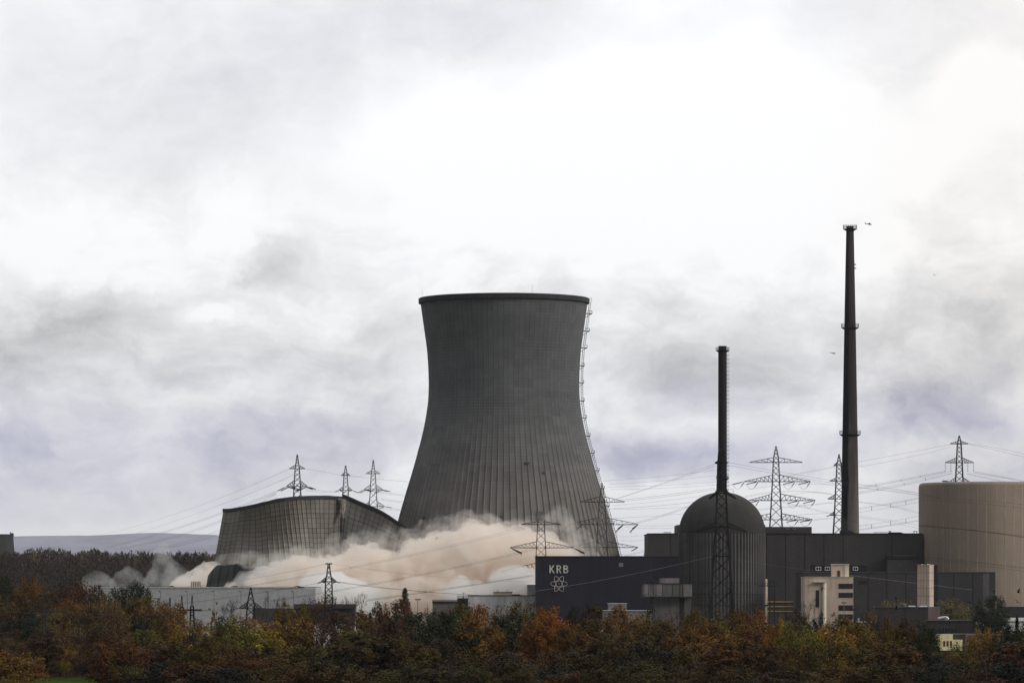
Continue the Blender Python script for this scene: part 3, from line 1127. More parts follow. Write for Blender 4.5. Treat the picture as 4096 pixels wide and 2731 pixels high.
m.build('apex_railing', M['steel'], dm)

# long hall behind
HD = 2000.0
hb = building('machine_hall', 'long flat-roofed dark grey-brown hall running behind dome and beige block', 'building', 3150, HD)
m = MB()
pbox(m, 2593, 3690, HD, 60, 2134)
joints(m, [2682, 3066, 3142, 3219, 3295.5, 3373, 3567], HD, 2136, 2480, 0.4, 1, 0.08)
joints(m, [2593 + 12 * i for i in range(1, 91) if i % 6], HD, 2137, 2480, 0.07, 0, 0.03)
m.build('wall', [M['clad'], M['joint']], hb)
m = MB()
pbox(m, 2591, 3690, HD - 0.35, 60.5, 2131.5, 2134.5)
m.build('roof_edge', M['joint'], hb)
m = MB()
pbox(m, 2710, 3061, HD + 12, 40, 2098, z0=PZ(2132, HD) - 1)
pbox(m, 3061, 3247, HD + 12.5, 40, 2106, z0=PZ(2132, HD) - 1)
m.build('roof_block', M['clad'], hb)
for x in (3144, 3170):
    m = MB()
    pbox(m, x, x + 14, HD + 12, 0.4, 2113, 2116)
    m.build('roof_vent', M['palepanel'], hb)
m = MB()
for k in range(12):
    x = 2655 + k * 2.6
    m.bar(px(x, 2134, HD + 5), px(x, 2127, HD + 5), 0.12)
m.bar(px(2655, 2127, HD + 5), px(2684, 2127, HD + 5), 0.12)
m.build('roof_railing', M['steel_far'], hb)
m = MB()
for k in range(20):
    x = 3496 + k * 2.9
    m.bar(px(x, 2133, HD + 5), px(x, 2127, HD + 5), 0.1)
m.bar(px(3496, 2127, HD + 5), px(3552, 2127, HD + 5), 0.1)
m.build('roof_railing', M['steel_far'], hb)
for xa, xb, xc, yt in ((3366, 3407, 3428, 2121), (3560, 3607, 3624, 2127)):
    m = MB()
    z0 = PZ(2133, HD)
    zt = PZ(yt, HD)
    for yy in (HD + 6,):
        p = [(PX(xa, HD), z0), (PX(xc, HD), z0), (PX(xb, HD), zt), (PX(xa, HD), zt)]
        i = len(m.v)
        m.v += [(a, HD + 4, z) for a, z in p] + [(a, HD + 12, z) for a, z in p]
        for q in ((0, 1, 2, 3), (7, 6, 5, 4), (0, 4, 5, 1), (1, 5, 6, 2), (2, 6, 7, 3), (3, 7, 4, 0)):
            m.f.append(tuple(i + k for k in q))
            m.mi.append(0)
    m.build('roof_hatch_housing', M['joint'], hb)
for xa, xb in ((3557, 3562), (3656, 3667)):
    m = MB()
    for x in (xa, xb):
        m.bar(px(x, 2134, HD + 3), px(x, 2123, HD + 3), 0.3)
    m.bar(px(xa - 3, 2124, HD + 3), px(xb + 3, 2124, HD + 3), 0.3)
    m.build('roof_frame', M['joint'], hb)
m = MB()
pbox(m, 3548, 3676, HD - 6, 6.3, 2236, z0=0)
m.build('side_block', M['clad'], hb)
m = MB()
pbox(m, 3548, 3676, HD - 6.3, 6.6, 2222, 2235)
m.build('walkway', M['joint'], hb)
m = MB()
pbox(m, 3570, 3668, HD - 6.4, 0.4, 2220.6, 2222)
m.build('walkway_edge', M['palepanel'], hb)

# lower hall in front
LDD = 1900.0
lh = building('front_hall', 'lower dark grey cladded hall in front of the beige round block', 'building', 3700, LDD)
m = MB()
pbox(m, 3205, 3981, LDD, 35, 2287.5)
joints(m, [3211, 3472, 3547, 3623, 3815, 3891], LDD, 2290, 2500, 0.35, 1, 0.08)
joints(m, [3215 + 12.8 * i for i in range(60)], LDD, 2290, 2500, 0.06, 0, 0.03)
m.build('wall', [M['clad2'], M['joint']], lh)
m = MB()
pbox(m, 3932, 3956, LDD - 0.03, 0.2, 2292, 2480)
m.build('wall_panel', M['greypanel'], lh)
m = MB()
pbox(m, 3203, 3983, LDD - 0.3, 35.6, 2286, 2288)
m.build('roof_edge', M['greypanel'], lh)
m = MB()
pbox(m, 3251.5, 3468, LDD + 4, 18, 2258, z0=PZ(2288, LDD))
m.build('penthouse', M['joint'], lh)
for x0, x1 in ((3264, 3283), (3301, 3319), (3413, 3430)):
    win_strip(lh, x0, x1, 2267, 2279, LDD + 4, 2, M['whitetrim'], 0.3, 0.16)
m = MB()
pbox(m, 3249, 3470, LDD + 3.7, 18.6, 2256.8, 2258.4)
m.build('penthouse_roof', M['greypanel'], lh)
m = MB()
pbox(m, 3438.5, 3470, LDD - 0.2, 0.3, 2321, 2334)
m.build('wall_duct', M['joint'], lh)

# round beige reactor block
BD = 2010.0
bk_ = BD / F
bcx = PX(3946, BD)
bb = thing('round_reactor_building', 'huge round beige reactor block with pale vertical joints, cut by the right edge', 'building', (bcx, BD, 0))
br = 270 * bk_
bz = PZ(1932, BD)
m = MB()
m.lathe([(br, 0), (br, bz - 1.6), (br - 0.12, bz - 1.0), (br - 0.5, bz - 0.4), (br - 1.1, bz)], bcx, BD, 160)
m.build('wall', M['beige'], bb, smooth=True)
m = MB()
m.lathe([(br - 1.1, bz), (br - 8, bz + 0.25), (0.1, bz + 0.4)], bcx, BD, 96)
m.build('roof', M['beige'], bb, smooth=True)
m = MB()
for k in range(46):
    a = 2 * math.pi * k / 46 + 0.028
    p = Vector((bcx + (br + 0.02) * math.sin(a), BD - (br + 0.02) * math.cos(a), 0))
    t = Vector((math.cos(a), math.sin(a), 0)) * 0.10
    nn = Vector((math.sin(a), -math.cos(a), 0)) * 0.06
    m.quad([p - t + nn, p + t + nn, p + t + nn + Vector((0, 0, bz - 2)), p - t + nn + Vector((0, 0, bz - 2))])
    m.quad([p - t - nn, p - t + nn, p - t + nn + Vector((0, 0, bz - 2)), p - t - nn + Vector((0, 0, bz - 2))])
    m.quad([p + t + nn, p + t - nn, p + t - nn + Vector((0, 0, bz - 2)), p + t + nn + Vector((0, 0, bz - 2))])
m.build('panel_joints', M['beigejoint'], bb)
m = MB()
for x in (3772, 3777, 3783, 3789):
    p = px(x, 1930, BD - 25)
    m.box(p.x - 0.3, p.x + 0.3, p.y, p.y + 0.5, bz, bz + 0.6)
m.build('roof_bracket', M['steel_far'], bb)

# beige office
OD = 1860.0
of = building('office_building', 'beige flat-roofed office with dark window bands and a round stair turret', 'building', 3316, OD)
m = MB()
pbox(m, 3219, 3413, OD, 24, 2307)
m.build('wall', M['office'], of)
m = MB()
pbox(m, 3217.5, 3414.5, OD - 0.25, 24.5, 2305.5, 2307.3)
m.build('roof_edge', M['officelight'], of)
for y0, y1 in ((2333.7, 2352), (2370, 2388), (2420, 2440), (2456, 2474)):
    win_strip(of, 3355, 3410.7, y0, y1, OD, 9, M['clad2'], 0.1, 0.1)
win_strip(of, 3262.7, 3276.8, 2359, 2427.7, OD, 1, M['office'], 0.1, 0.1)
m = MB()
tx, tr = PX(3296, OD), 9.0 * OD / F
m.lathe([(tr, 0), (tr, PZ(2326, OD)), (0.1, PZ(2325, OD))], tx, OD, 32)
m.build('stair_turret', M['officelight'], of, smooth=False)
m = MB()
m.box(PX(3253, OD), PX(3305, OD), OD - 1.4, OD - 0.02, PZ(2327.5, OD), PZ(2325.3, OD))
m.build('canopy', M['officelight'], of)
m = MB()
pbox(m, 3330, 3378, OD + 3, 8, 2256, z0=PZ(2307, OD))
m.build('roof_room', M['office'], of)
m = MB()
pbox(m, 3378.2, 3396, OD + 2.8, 8.2, 2256, z0=PZ(2307, OD))
m.build('roof_room_lit_side', M['officelight'], of)  # side light on the right face put in as a paler box
m = MB()
pbox(m, 3328.5, 3397.5, OD + 2.5, 9, 2254.5, 2256.4)
m.build('roof_room_edge', M['whitetrim'], of)
m = MB()
pbox(m, 3349, 3360.5, OD + 2.85, 0.3, 2281, z0=PZ(2306, OD))
m.build('door', M['browndoor'], of)

# concrete stair tower
ST = 1870.0
stb = building('stair_tower', 'narrow tan concrete tower rising above the lower hall, lighter right side', 'tower', 3704, ST)
x0, x1, x2 = PX(3670.5, ST), PX(3718, ST), PX(3737.5, ST + 3)
m = MB()
m.prism([(x0, ST + 1.5), (x1, ST), (x2, ST + 6), (x0 + (x2 - x1), ST + 8)], 0, PZ(2259, ST))
m.build('wall', M['office'], stb)
m = MB()
m.prism([(x0 - 0.15, ST + 1.3), (x1, ST - 0.2), (x2 + 0.2, ST + 6), (x0 + (x2 - x1), ST + 8.2)], PZ(2259, ST), PZ(2257, ST))
m.build('roof_edge', M['officelight'], stb)
m = MB()
for y in (2290, 2321, 2352, 2383):
    z = PZ(y, ST)
    m.quad([(x0 - 0.02, ST + 1.47, z), (x1 + 0.01, ST - 0.03, z), (x1 + 0.01, ST - 0.03, z + 0.13), (x0 - 0.02, ST + 1.47, z + 0.13)])
    m.quad([(x1 + 0.03, ST - 0.01, z), (x2 + 0.03, ST + 5.98, z), (x2 + 0.03, ST + 5.98, z + 0.13), (x1 + 0.03, ST - 0.01, z + 0.13)])
for x in (3683, 3695, 3706):
    t = (x - 3670.5) / 47.5
    yy = ST + 1.5 * (1 - t) - 0.03
    xx = PX(x, ST)
    m.quad([(xx, yy, 0), (xx + 0.1, yy, 0), (xx + 0.1, yy, PZ(2260, ST)), (xx, yy, PZ(2260, ST))])
m.build('panel_joints', M['greypanel'], stb)
m = MB()
pbox(m, 3737, 3751, ST + 8, 8, 2258)
m.build('dark_return', M['joint'], stb)
for xa, xb in ((3686, 3692), (3709, 3717)):
    m = MB()
    pbox(m, xa, xb, ST + 2.5, 1, 2255, 2257)
    m.build('roof_lamp', M['whitetrim'], stb)


# low service buildings, seen cornerwise
def corner_block(name, label, xa, xb, xc, y_top, D, mat, depth_a=5.0, z0=0.0, trim=M['greypanel']):
    o = building(name, label, 'building', xb, D)
    A = (PX(xa, D + depth_a), D + depth_a)
    B_ = (PX(xb, D), D)
    C_ = (PX(xc, D + 14), D + 14)
    Dp = (A[0] + C_[0] - B_[0], A[1] + C_[1] - B_[1])
    zt = PZ(y_top, D)
    m = MB()
    m.prism([A, B_, C_, Dp], z0, zt)
    m.build('wall', mat, o)
    m = MB()
    e = 0.25
    m.prism([(A[0] - e, A[1] - e), (B_[0], B_[1] - e), (C_[0] + e, C_[1]), (Dp[0], Dp[1] + e)], zt, zt + 0.25)
    m.build('roof_edge', trim, o)
    return o, A, B_, C_, zt


o1, A, B_, C_, zt = corner_block('service_building', 'upper brown windowless block below the tan concrete tower', 3496, 3713, 3760, 2428, 1760, M['brownbox'])
for t in (0.35, 0.55):
    m = MB()
    p = Vector((B_[0] + (C_[0] - B_[0]) * t, B_[1] + (C_[1] - B_[1]) * t - 0.06, 0))
    q = Vector((B_[0] + (C_[0] - B_[0]) * (t + 0.08), B_[1] + (C_[1] - B_[1]) * (t + 0.08) - 0.06, 0))
    m.quad([p + Vector((0.04, 0, PZ(2480, 1760))), q + Vector((0.04, 0, PZ(2480, 1760))), q + Vector((0.04, 0, PZ(2456, 1760))), p + Vector((0.04, 0, PZ(2456, 1760)))])
    m.build('door_frame', M['red'], o1)
for x0_, x1_ in ((3636, 3662), (3680, 3709)):
    m = MB()
    pbox(m, x0_, x1_, 1766, 3, 2421, z0=zt)
    m.build('rooflight', M['whitetrim'], o1)
m = MB()
m.lathe([(0.9, zt), (0.8, zt + 1.2), (0.3, zt + 1.6)], PX(3617, 1768), 1768, 12)
m.build('roof_fan', M['greypanel'], o1)
o2, A, B2, C2, zt2 = corner_block('service_building', 'middle brown block with a row of small windows and silver duct on roof', 3700, 3903, 3936, 2482, 1700, M['brownbox'])
for k in range(6):
    x = 3754 + k * 12.5
    t = (x - 3700) / (3903 - 3700)
    D_ = 1700 + 5 * (1 - t)
    win_strip(o2, x, x + 9.5, 2510, 2526, D_ - 0.25, 2, M['greypanel'], 0.08, 0.08)
m = MB()
pts = [px(3752, 2474, 1706), px(3775, 2470, 1706), px(3783, 2468, 1706), px(3792, 2476, 1706)]
for a, c in zip(pts[:-1], pts[1:]):
    m.bar(a, c, 1.3, n=10)
m.box(PX(3778, 1706), PX(3791, 1706), 1705.3, 1707, zt2, PZ(2468, 1706))
m.build('duct', M['silver'], o2)
o3, A, B3, C3, zt3 = corner_block('service_building', 'lowest brown block with a bright cream wall, below the silver duct', 3738, 3862, 3912, 2537, 1640, M['brownbox'], 4.0)
m = MB()
D3 = 1639.0
pbox(m, 3745, 3811.5, D3 - 0.6, 3, 2535, 2600)
pbox(m, 3811.8, 3850, D3 - 0.4, 3, 2557, 2600)
m.build('cream_wall', M['cream'], o3)
for x in (3773, 3786.5, 3800):
    m = MB()
    pbox(m, x, x + 8, D3 - 0.7, 0.4, 2562, 2584)
    m.build('door', M['browndoor'], o3)
m = MB()
for k in range(18):
    xx = 3795 + k * 6
    m.bar(px(xx, 2600, 1632), px(xx, 2585, 1632), 0.12)
for z_ in (2586, 2593):
    m.bar(px(3795, z_, 1632), px(3900, z_, 1632), 0.08)
tag(m.build('mesh_fence', M['steel_far']), 'thin metal mesh fence in front of the cream wall', 'fence')
rb_ = building('warehouse', 'dark brown shed with a snow-white roof at the right edge', 'building', 4060, 1720)
m = MB()
pbox(m, 4033, 4180, 1735, 25, 2425)
m.build('upper_wall', M['joint'], rb_)
m = MB()
pbox(m, 4014, 4180, 1719.5, 16, 2470, 2483)
m.build('roof', M['whitetrim'], rb_)
m = MB()
pbox(m, 4016, 4180, 1720, 15, 2483.2)
m.build('wall', M['whitewall'], rb_)
# pale low strip left of service blocks
lw = building('boundary_building', 'low grey flat roof just right of the beige office foot', 'building', 3470, 1790)
m = MB()
pbox(m, 3432, 3500, 1790, 10, 2487)
m.build('wall', M['greypanel'], lw)
m = MB()
pbox(m, 3430, 3502, 1789.7, 10.6, 2485.4, 2487.2)
m.build('roof_edge', M['whitetrim'], lw)
m = MB()
pbox(m, 3432, 3439, 1791, 2, 2470, 2485)
m.build('flue', M['silver'], lw)

# white column and yellow-railed landings right of the dome
col = building('vent_column', 'slender white column standing against the right side of the ribbed wall', 'column', 3065, 1880)
m = MB()
m.lathe([(0.5, 0), (0.5, PZ(2345, 1880)), (0.42, PZ(2316, 1880)), (0.05, PZ(2314.5, 1880))], PX(3065, 1880), 1880, 16)
m.build('shaft', M['officelight'], col)
m = MB()
m.lathe([(0.75, PZ(2420, 1880) - 0.3), (0.75, PZ(2420, 1880) + 0.3)], PX(3065, 1880), 1880, 16)
m.build('collar', M['joint'], col)
yl = building('stair_gantry', 'dark gantry with three bright yellow handrails right of the ribbed wall', 'gantry', 3120, 1885)
m = MB()
for y in (2405, 2424, 2443):
    pbox(m, 3072, 3172, 1885, 5, y + 5, y + 8)
for x in (3076, 3110, 3140, 3168):
    pbox(m, x, x + 2, 1885.3, 0.5, 2400)
m.build('deck_frame', M['joint'], yl)
for y in (2405, 2424, 2443):
    m = MB()
    m.box(PX(3070, 1885), PX(3173, 1885), 1884.7, 1884.95, PZ(y + 2.2, 1885), PZ(y - 1.6, 1885))
    m.build('handrail', M['yellow'], yl)

# white storage hall on the left
WD = 1800.0
wh = building('storage_hall', 'long pale grey-white hall with a flat roof left of centre', 'building', 760, WD)
m = MB()
pbox(m, 335, 1188, WD, 60, 2350)
m.build('wall', M['whitehall'], wh)
m = MB()
pbox(m, 1188.3, 1262, WD + 0.3, 59, 2350.5)
m.build('end_bay', M['whitehall'], wh)
m = MB()
pbox(m, 333, 1190, WD - 0.3, 60.6, 2347.3, 2350.2)
m.build('white_eaves', M['whitetrim'], wh)
m = MB()
pbox(m, 333, 1262, WD + 0.2, 60, 2345.6, 2347.2)
m.build('roof_edge', M['joint'], wh)
m = MB()
for x0_, w_ in ((674, 20), (1178, 22), (925, 26)):
    pbox(m, x0_, x0_ + w_, WD + 6, 6, 2343.6, 2346)
    pbox(m, x0_ + 5, x0_ + w_ - 4, WD + 7, 4, 2342, 2343.7)
m.build('roof_skylight', M['joint'], wh)
m = MB()
for x in range(765, 802, 9):
    m.bar(px(x, 2347, WD + 30), px(x, 2325, WD + 30), 0.25)
for y in (2326, 2331, 2336, 2341):
    m.bar(px(765, y, WD + 30), px(801, y, WD + 30), 0.22)
m.build('roof_scaffold', M['clad2'], wh)
# lamp posts in front of the hall
lp = []
for i, (x, lab) in enumerate(((642, 'grey lamp post at the left end of the pale hall'), (749, 'grey lamp post between the two lattice portal masts and hall centre'),
                              (856, 'grey lamp post above the yellow poplar'), (964, 'grey lamp post just left of the pointed pylon'),
                              (1072.5, 'grey lamp post rising behind the round bare tree'), (1174.5, 'grey lamp post at the right corner of the pale hall'))):
    D_ = 1770.0
    if not lp:
        p = thing('lamp_post', lab, 'lamp post', (PX(x, D_), D_, 0), 'lamp posts along the pale hall')
        m = MB()
        m.bar((0, 0, 0), (0, 0, PZ(2369, D_)), 0.34, 0.22, 6)
        q = m.build('pole', M['greypanel'], None)
        q.parent = p
        m = MB()
        m.bar((0, 0, PZ(2368, D_)), (-0.6, 0, PZ(2364.5, D_)), 0.14)
        m.box(-0.95, -0.15, -0.2, 0.2, PZ(2365, D_), PZ(2362.5, D_))
        q = m.build('lamp_head', M['steel'], None)
        q.parent = p
        lp.append(p)
    else:
        p = lp[0].copy()
        C.objects.link(p)
        p.location = (PX(x, D_), D_, 0)
        p['label'] = lab
        for chd in list(lp[0].children):
            q = chd.copy()
            C.objects.link(q)
            q.parent = p
        lp.append(p)
# brown low building right of the hall
bl = building('long_shed', 'low dark brown shed with a thin pale foot behind bare trees', 'shed', 1160, 1500)
m = MB()
pbox(m, 1010, 1420, 1500, 14, 2432, 2486)
pbox(m, 1175, 1420, 1499, 14, 2414.5, 2431.8)
m.build('roof', M['brownbox'], bl)
m = MB()
pbox(m, 1010, 1420, 1500.6, 13, 2486.2)
m.build('wall', M['whitewall'], bl)

# low white building beside the navy block
wb = building('white_workshop', 'low dirty-white flat-roofed building touching the navy block on its left', 'building', 2010, 1860)
m = MB()
pbox(m, 1872, 2142, 1860, 30, 2381)
m.build('wall', M['whitewall'], wb)
m = MB()
pbox(m, 1870, 2142, 1859.7, 30.5, 2379, 2381.2)
m.build('roof_edge', M['joint'], wb)
m = MB()
pbox(m, 1973, 2049, 1864, 10, 2367.5, z0=PZ(2380, 1860))
m.build('penthouse', M['cream'], wb)
m = MB()
pbox(m, 1971.5, 2050.5, 1863.7, 10.6, 2366, 2367.8)
pbox(m, 2049, 2080, 1866, 6, 2375.5, z0=PZ(2380, 1860))
m.build('penthouse_roof', M['joint'], wb)
for x, y in ((1991, 2358), (2028.5, 2355.5), (1959.7, 2374), (2073, 2373), (2088, 2374)):
    m = MB()
    m.bar(px(x, 2379, 1865), px(x, y, 1865), 0.16)
    m.build('antenna', M['steel'], wb)
for x in (2123, 2133):
    win_strip(wb, x, x + 7, 2414, 2428, 1860, 2, M['whitetrim'], 0.1, 0.1)
wc = building('control_annex', 'low grey-black annex with railed roofs left of the white workshop', 'building', 1790, 1845)
m = MB()
pbox(m, 1730, 1829, 1845, 18, 2411)
m.build('wall', M['greypanel'], wc)
m = MB()
pbox(m, 1729, 1871, 1844.7, 18.6, 2402.5, 2411.2)
pbox(m, 1829.2, 1871, 1845, 18, 2391, z0=0)
m.build('dark_band', M['joint'], wc)
for xa, xb, ya, yb in ((1729, 1829, 2402, 2398), (1829, 1872, 2391, 2381.5)):
    m = MB()
    n_ = int((xb - xa) / 5)
    for k in range(n_ + 1):
        x = xa + (xb - xa) * k / n_
        m.bar(px(x, ya, 1845.2), px(x, yb, 1845.2), 0.14)
    m.bar(px(xa, yb, 1845.2), px(xb, yb, 1845.2), 0.16)
    m.bar(px(xa, (ya + yb) / 2, 1845.2), px(xb, (ya + yb) / 2, 1845.2), 0.12)
    m.build('roof_railing', M['steel'], wc)
m = MB()
m.bar(px(1854, 2391, 1850), px(1854, 2369, 1850), 0.14)
m.bar(px(1849, 2370, 1850), px(1864, 2370, 1850), 0.14)
m.build('antenna', M['steel'], wc)
gh = building('pale_tank_house', 'pale grey box above the white workshop roof, against the navy wall', 'building', 2125, 1895)
m = MB()
pbox(m, 2109, 2150, 1895, 20, 2338)
m.build('wall', M['whitehall'], gh)
m = MB()
pbox(m, 2108, 2151, 1894.8, 20.5, 2336.8, 2338.2)
m.build('roof_edge', M['whitetrim'], gh)


# ------------------------------------------------------------------ lattice pylons
def interp_lin(tab, x):
    for (a, va), (c, vc) in zip(tab[:-1], tab[1:]):
        if a <= x <= c:
            return va + (vc - va) * (x - a) / (c - a)
    return tab[-1][1] if x > tab[-1][0] else tab[0][1]


def pylon(label, xc, D, body, arms, mat='steel_far', leg=0.34, brace=0.17, group='lattice pylons of the power lines', yaw=0.0, lean=0.0, name='pylon'):
    """body: (photo row, half width px) from the peak to the ground; arms: dicts y, l, r, h, ins, n"""
    k = D / F
    gz = ground_z(PX(xc, D), D)
    root = thing(name, label, 'pylon', (PX(xc, D), D, gz), group)
    X0 = PX(xc, D)
    yg = HOR + (CAMZ - gz) / k
    body = list(body)
    if body[-1][0] < yg:
        (ya, wa), (yb, wb_) = body[-2], body[-1]
        body.append((yg, wb_ + (yg - yb) * 0.075))
    prof = [(PZ(y, D), w * k) for y, w in reversed(body)]
    cs, sn = math.cos(yaw), math.sin(yaw)

    def loc(x, y, z):
        return Vector((X0 + x * cs - y * sn, D + x * sn + y * cs, z))
    m = MB()
    z = prof[0][0]
    ztop = prof[-1][0]
    zs_ = [z]
    while z < ztop - 0.5:
        w = interp_lin(prof, z)
        z = min(z + max(1.5, 1.75 * w), ztop)
        zs_.append(z)
    for z0, z1 in zip(zs_[:-1], zs_[1:]):
        w0, w1 = interp_lin(prof, z0), interp_lin(prof, z1)
        c0 = [loc(sx_ * w0, sy_ * w0, z0) for sx_, sy_ in ((-1, -1), (1, -1), (1, 1), (-1, 1))]
        c1 = [loc(sx_ * w1, sy_ * w1, z1) for sx_, sy_ in ((-1, -1), (1, -1), (1, 1), (-1, 1))]
        for i in range(4):
            m.bar(c0[i], c1[i], leg, cap=False)
            if w0 > 0.25:
                j = (i + 1) % 4
                m.bar(c0[i], c1[j], brace, cap=False, n=3)
                m.bar(c0[j], c1[i], brace, cap=False, n=3)
    m.build('lattice_mast', M[mat], root)
    for a in arms:
        za_ = PZ(a['y'], D)
        w = interp_lin(prof, za_)
        ht = a.get('h', 28) * k
        wt = interp_lin(prof, za_ + ht)
        for sgn, ext in ((-1, a.get('l', 0)), (1, a.get('r', 0))):
            if not ext:
                continue
            m = MB()
            L = ext * k
            drop = a.get('drop', 0) * k
            tip = loc(sgn * L, 0, za_ - drop)
            nseg = a.get('n', 6)
            b0 = [loc(sgn * w, -w, za_), loc(sgn * w, w, za_)]
            t0 = [loc(sgn * wt, -wt * 0.9, za_ + ht), loc(sgn * wt, wt * 0.9, za_ + ht)]
            for q in (0, 1):
                m.bar(b0[q], tip, leg * 0.85)
                m.bar(t0[q], tip + Vector((0, 0, 0.2)), leg * 0.7)
            for i in range(1, nseg):
                t = i / nseg
                bb_ = [b0[q].lerp(tip, t) for q in (0, 1)]
                tt_ = [t0[q].lerp(tip, t) for q in (0, 1)]
                t2 = (i - 1) / nseg
                bp = [b0[q].lerp(tip, t2) for q in (0, 1)]
                for q in (0, 1):
                    m.bar(bb_[q], tt_[q], brace * 0.9, n=3)
                    m.bar(bp[q], tt_[q], brace * 0.9, n=3)
                m.bar(bb_[0], bb_[1], brace * 0.8, n=3)
            m.bar(loc(-w, -w, za_), loc(w, -w, za_), leg * 0.8)
            m.build('cross_arm', M[mat], root)
            ins = a.get('ins')
            for fr in a.get('at', (1.0,)):
                p = loc(sgn * w, 0, za_).lerp(tip, fr)
                if ins == 'hang':
                    mm = MB()
                    mm.bar(p, p - Vector((0, 0, a.get('len', 30) * k)), 0.2, n=6)
                    p2 = p - Vector((0, 0, a.get('len', 30) * k))
                    mm.bar(p2 - Vector((0.3, 0, 0)), p2 + Vector((0.3, 0, 0)), 0.24)
                    mm.build('insulator_string', M[mat], root)
                elif ins == 'strain':
                    mm = MB()
                    for dx, dy in a['dirs']:
                        e = p + Vector((dx * k, -1.0, -dy * k))
                        e1 = p.lerp(e, 0.2)
                        mm.bar(p, e1, 0.12)
                        mm.bar(e1, e, a.get('iw', 0.42), n=6)
                    (dx, dy), (dx2, dy2) = a['dirs'][0], a['dirs'][-1]
                    mm.build('insulator_string', M[mat], root)
                    lo_ = a.get('loop')
                    if lo_:
                        mm = MB()
                        e = p + Vector((dx * k, -1.0, -dy * k))
                        g_ = p + Vector((dx2 * k, -1.0, -dy2 * k))
                        pts = []
                        for i in range(9):
                            t = i / 8
                            q = e.lerp(g_, t)
                            q.z -= lo_ * k * 4 * t * (1 - t)
                            pts.append(q)
                        mm.path(pts, 0.13, n=3)
                        mm.build('jumper_loop', M[mat], root)
    return root


pylon('lattice pylon rising behind the left shell piece of the broken tower', 1189, 2350,
      [(1817.5, 1), (1860, 6.5), (1874, 9), (1945, 13), (2000, 15.5)],
      [dict(y=1874, l=31, r=30, h=15, n=3), dict(y=1945, l=43, r=40, h=24, n=4, ins='strain', at=(0.55, 1.0), dirs=((-36, 18), (34, 11)), iw=0.5)],
      'steel', 0.42, 0.24)
pylon('smallest pylon behind the crack between both broken shell pieces', 1382.5, 2450,
      [(1858.5, 1), (1890, 5), (1902, 7), (1960, 10.5), (2010, 13)],
      [dict(y=1901, l=17, r=17, h=11, n=3), dict(y=1960, l=27, r=26, h=15, n=3, ins='strain', at=(1.0,), dirs=((-14, 6), (26, 10)), iw=0.4)],
      'steel', 0.36, 0.2)
pylon('lattice pylon above the sliding right shell piece, three arms', 1493, 2380,
      [(1839, 1), (1880, 6), (1894, 8), (1958, 12), (2025, 16), (2060, 18)],
      [dict(y=1893.7, l=28, r=27, h=13, n=3), dict(y=1958, l=38, r=38, h=20, n=4, ins='strain', at=(0.6, 1.0), dirs=((-24, 13), (30, 7)), iw=0.36),
       dict(y=2025, l=36, r=45, h=22, n=4, ins='strain', at=(1.0,), dirs=((-24, 10), (30, 5)), iw=0.36)],
      'steel_far', 0.34, 0.19)
pylon('wide four-armed pylon standing between dome and tall chimney', 3104, 2150,
      [(1783.8, 1), (1828, 9.5), (1849, 11), (1925, 14.5), (2001, 18.5), (2078, 23), (2110, 25)],
      [dict(y=1849, l=105, r=105, h=20, n=4), dict(y=1925.4, l=126, r=138, h=26, n=7, ins='strain', at=(0.5, 1.0), dirs=((-48, 11), (-14, 20)), loop=14),
       dict(y=2001, l=107, r=157, h=26, n=7, ins='strain', at=(0.55, 1.0), dirs=((-48, 11), (-14, 20)), loop=14),
       dict(y=2078, l=144, r=145, h=25, n=7, ins='strain', at=(0.55, 1.0), dirs=((-48, 9), (-14, 18)), loop=13)],
      'steel', 0.36, 0.2)
pylon('narrow many-armed pylon half hidden behind the tall chimney', 3356, 2260,
      [(1816, 1), (1850, 7), (1862, 9), (1923, 12), (1995, 15.5), (2060, 18.5), (2135, 23)],
      [dict(y=1862, l=21, r=21, h=14, n=3), dict(y=1923.5, l=36, r=36, h=13, n=3), dict(y=1995, l=44, r=44, h=18, n=4), dict(y=2060.5, l=38, r=38, h=16, n=4, ins='strain', at=(1.0,), dirs=((-12, 4),))],
      'steel', 0.4, 0.22)
pylon('pylon rising behind the round beige reactor block', 3837, 2400,
      [(1741.5, 1), (1765, 6), (1775, 8), (1849, 11.5), (1925, 15), (1960, 17)],
      [dict(y=1774.6, l=36, r=35, h=11, n=3), dict(y=1850, l=56, r=57, h=20, n=5, ins='hang', at=(0.5, 1.0), len=33), dict(y=1932, l=50, r=50, h=22, n=4)],
      'steel', 0.4, 0.22)
pylon('pylon in front of the dust, its foot hidden by the navy block', 2164, 1920,
      [(2084, 13), (2097, 13.5), (2190, 18.5), (2285, 22), (2400, 27)],
      [dict(y=2097, l=79, r=79, h=12, n=5), dict(y=2190, l=123, r=128, h=25, n=7, ins='strain', at=(1.0,), dirs=((46, 20), (44, 24)), loop=10),
       dict(y=2285, l=159, r=60, h=34, n=8, ins='strain', at=(0.5, 1.0), dirs=((46, 17), (44, 20)))],
      'steel', 0.34, 0.19)
pylon('pylon straddling the right edge of the cooling tower, looped jumpers', 2408, 1960,
      [(1931, 1), (1985, 8), (2007, 11), (2097, 17), (2188, 21), (2240, 24)],
      [dict(y=2007, l=88, r=90, h=22, n=4), dict(y=2097, l=127, r=145, h=28, n=6, ins='strain', at=(0.55, 1.0), dirs=((-24, 16), (-34, 30)), loop=10),
       dict(y=2188.7, l=120, r=144, h=24, n=6, ins='strain', at=(1.0,), dirs=((-26, 14),))],
      'steel_far', 0.3, 0.16)
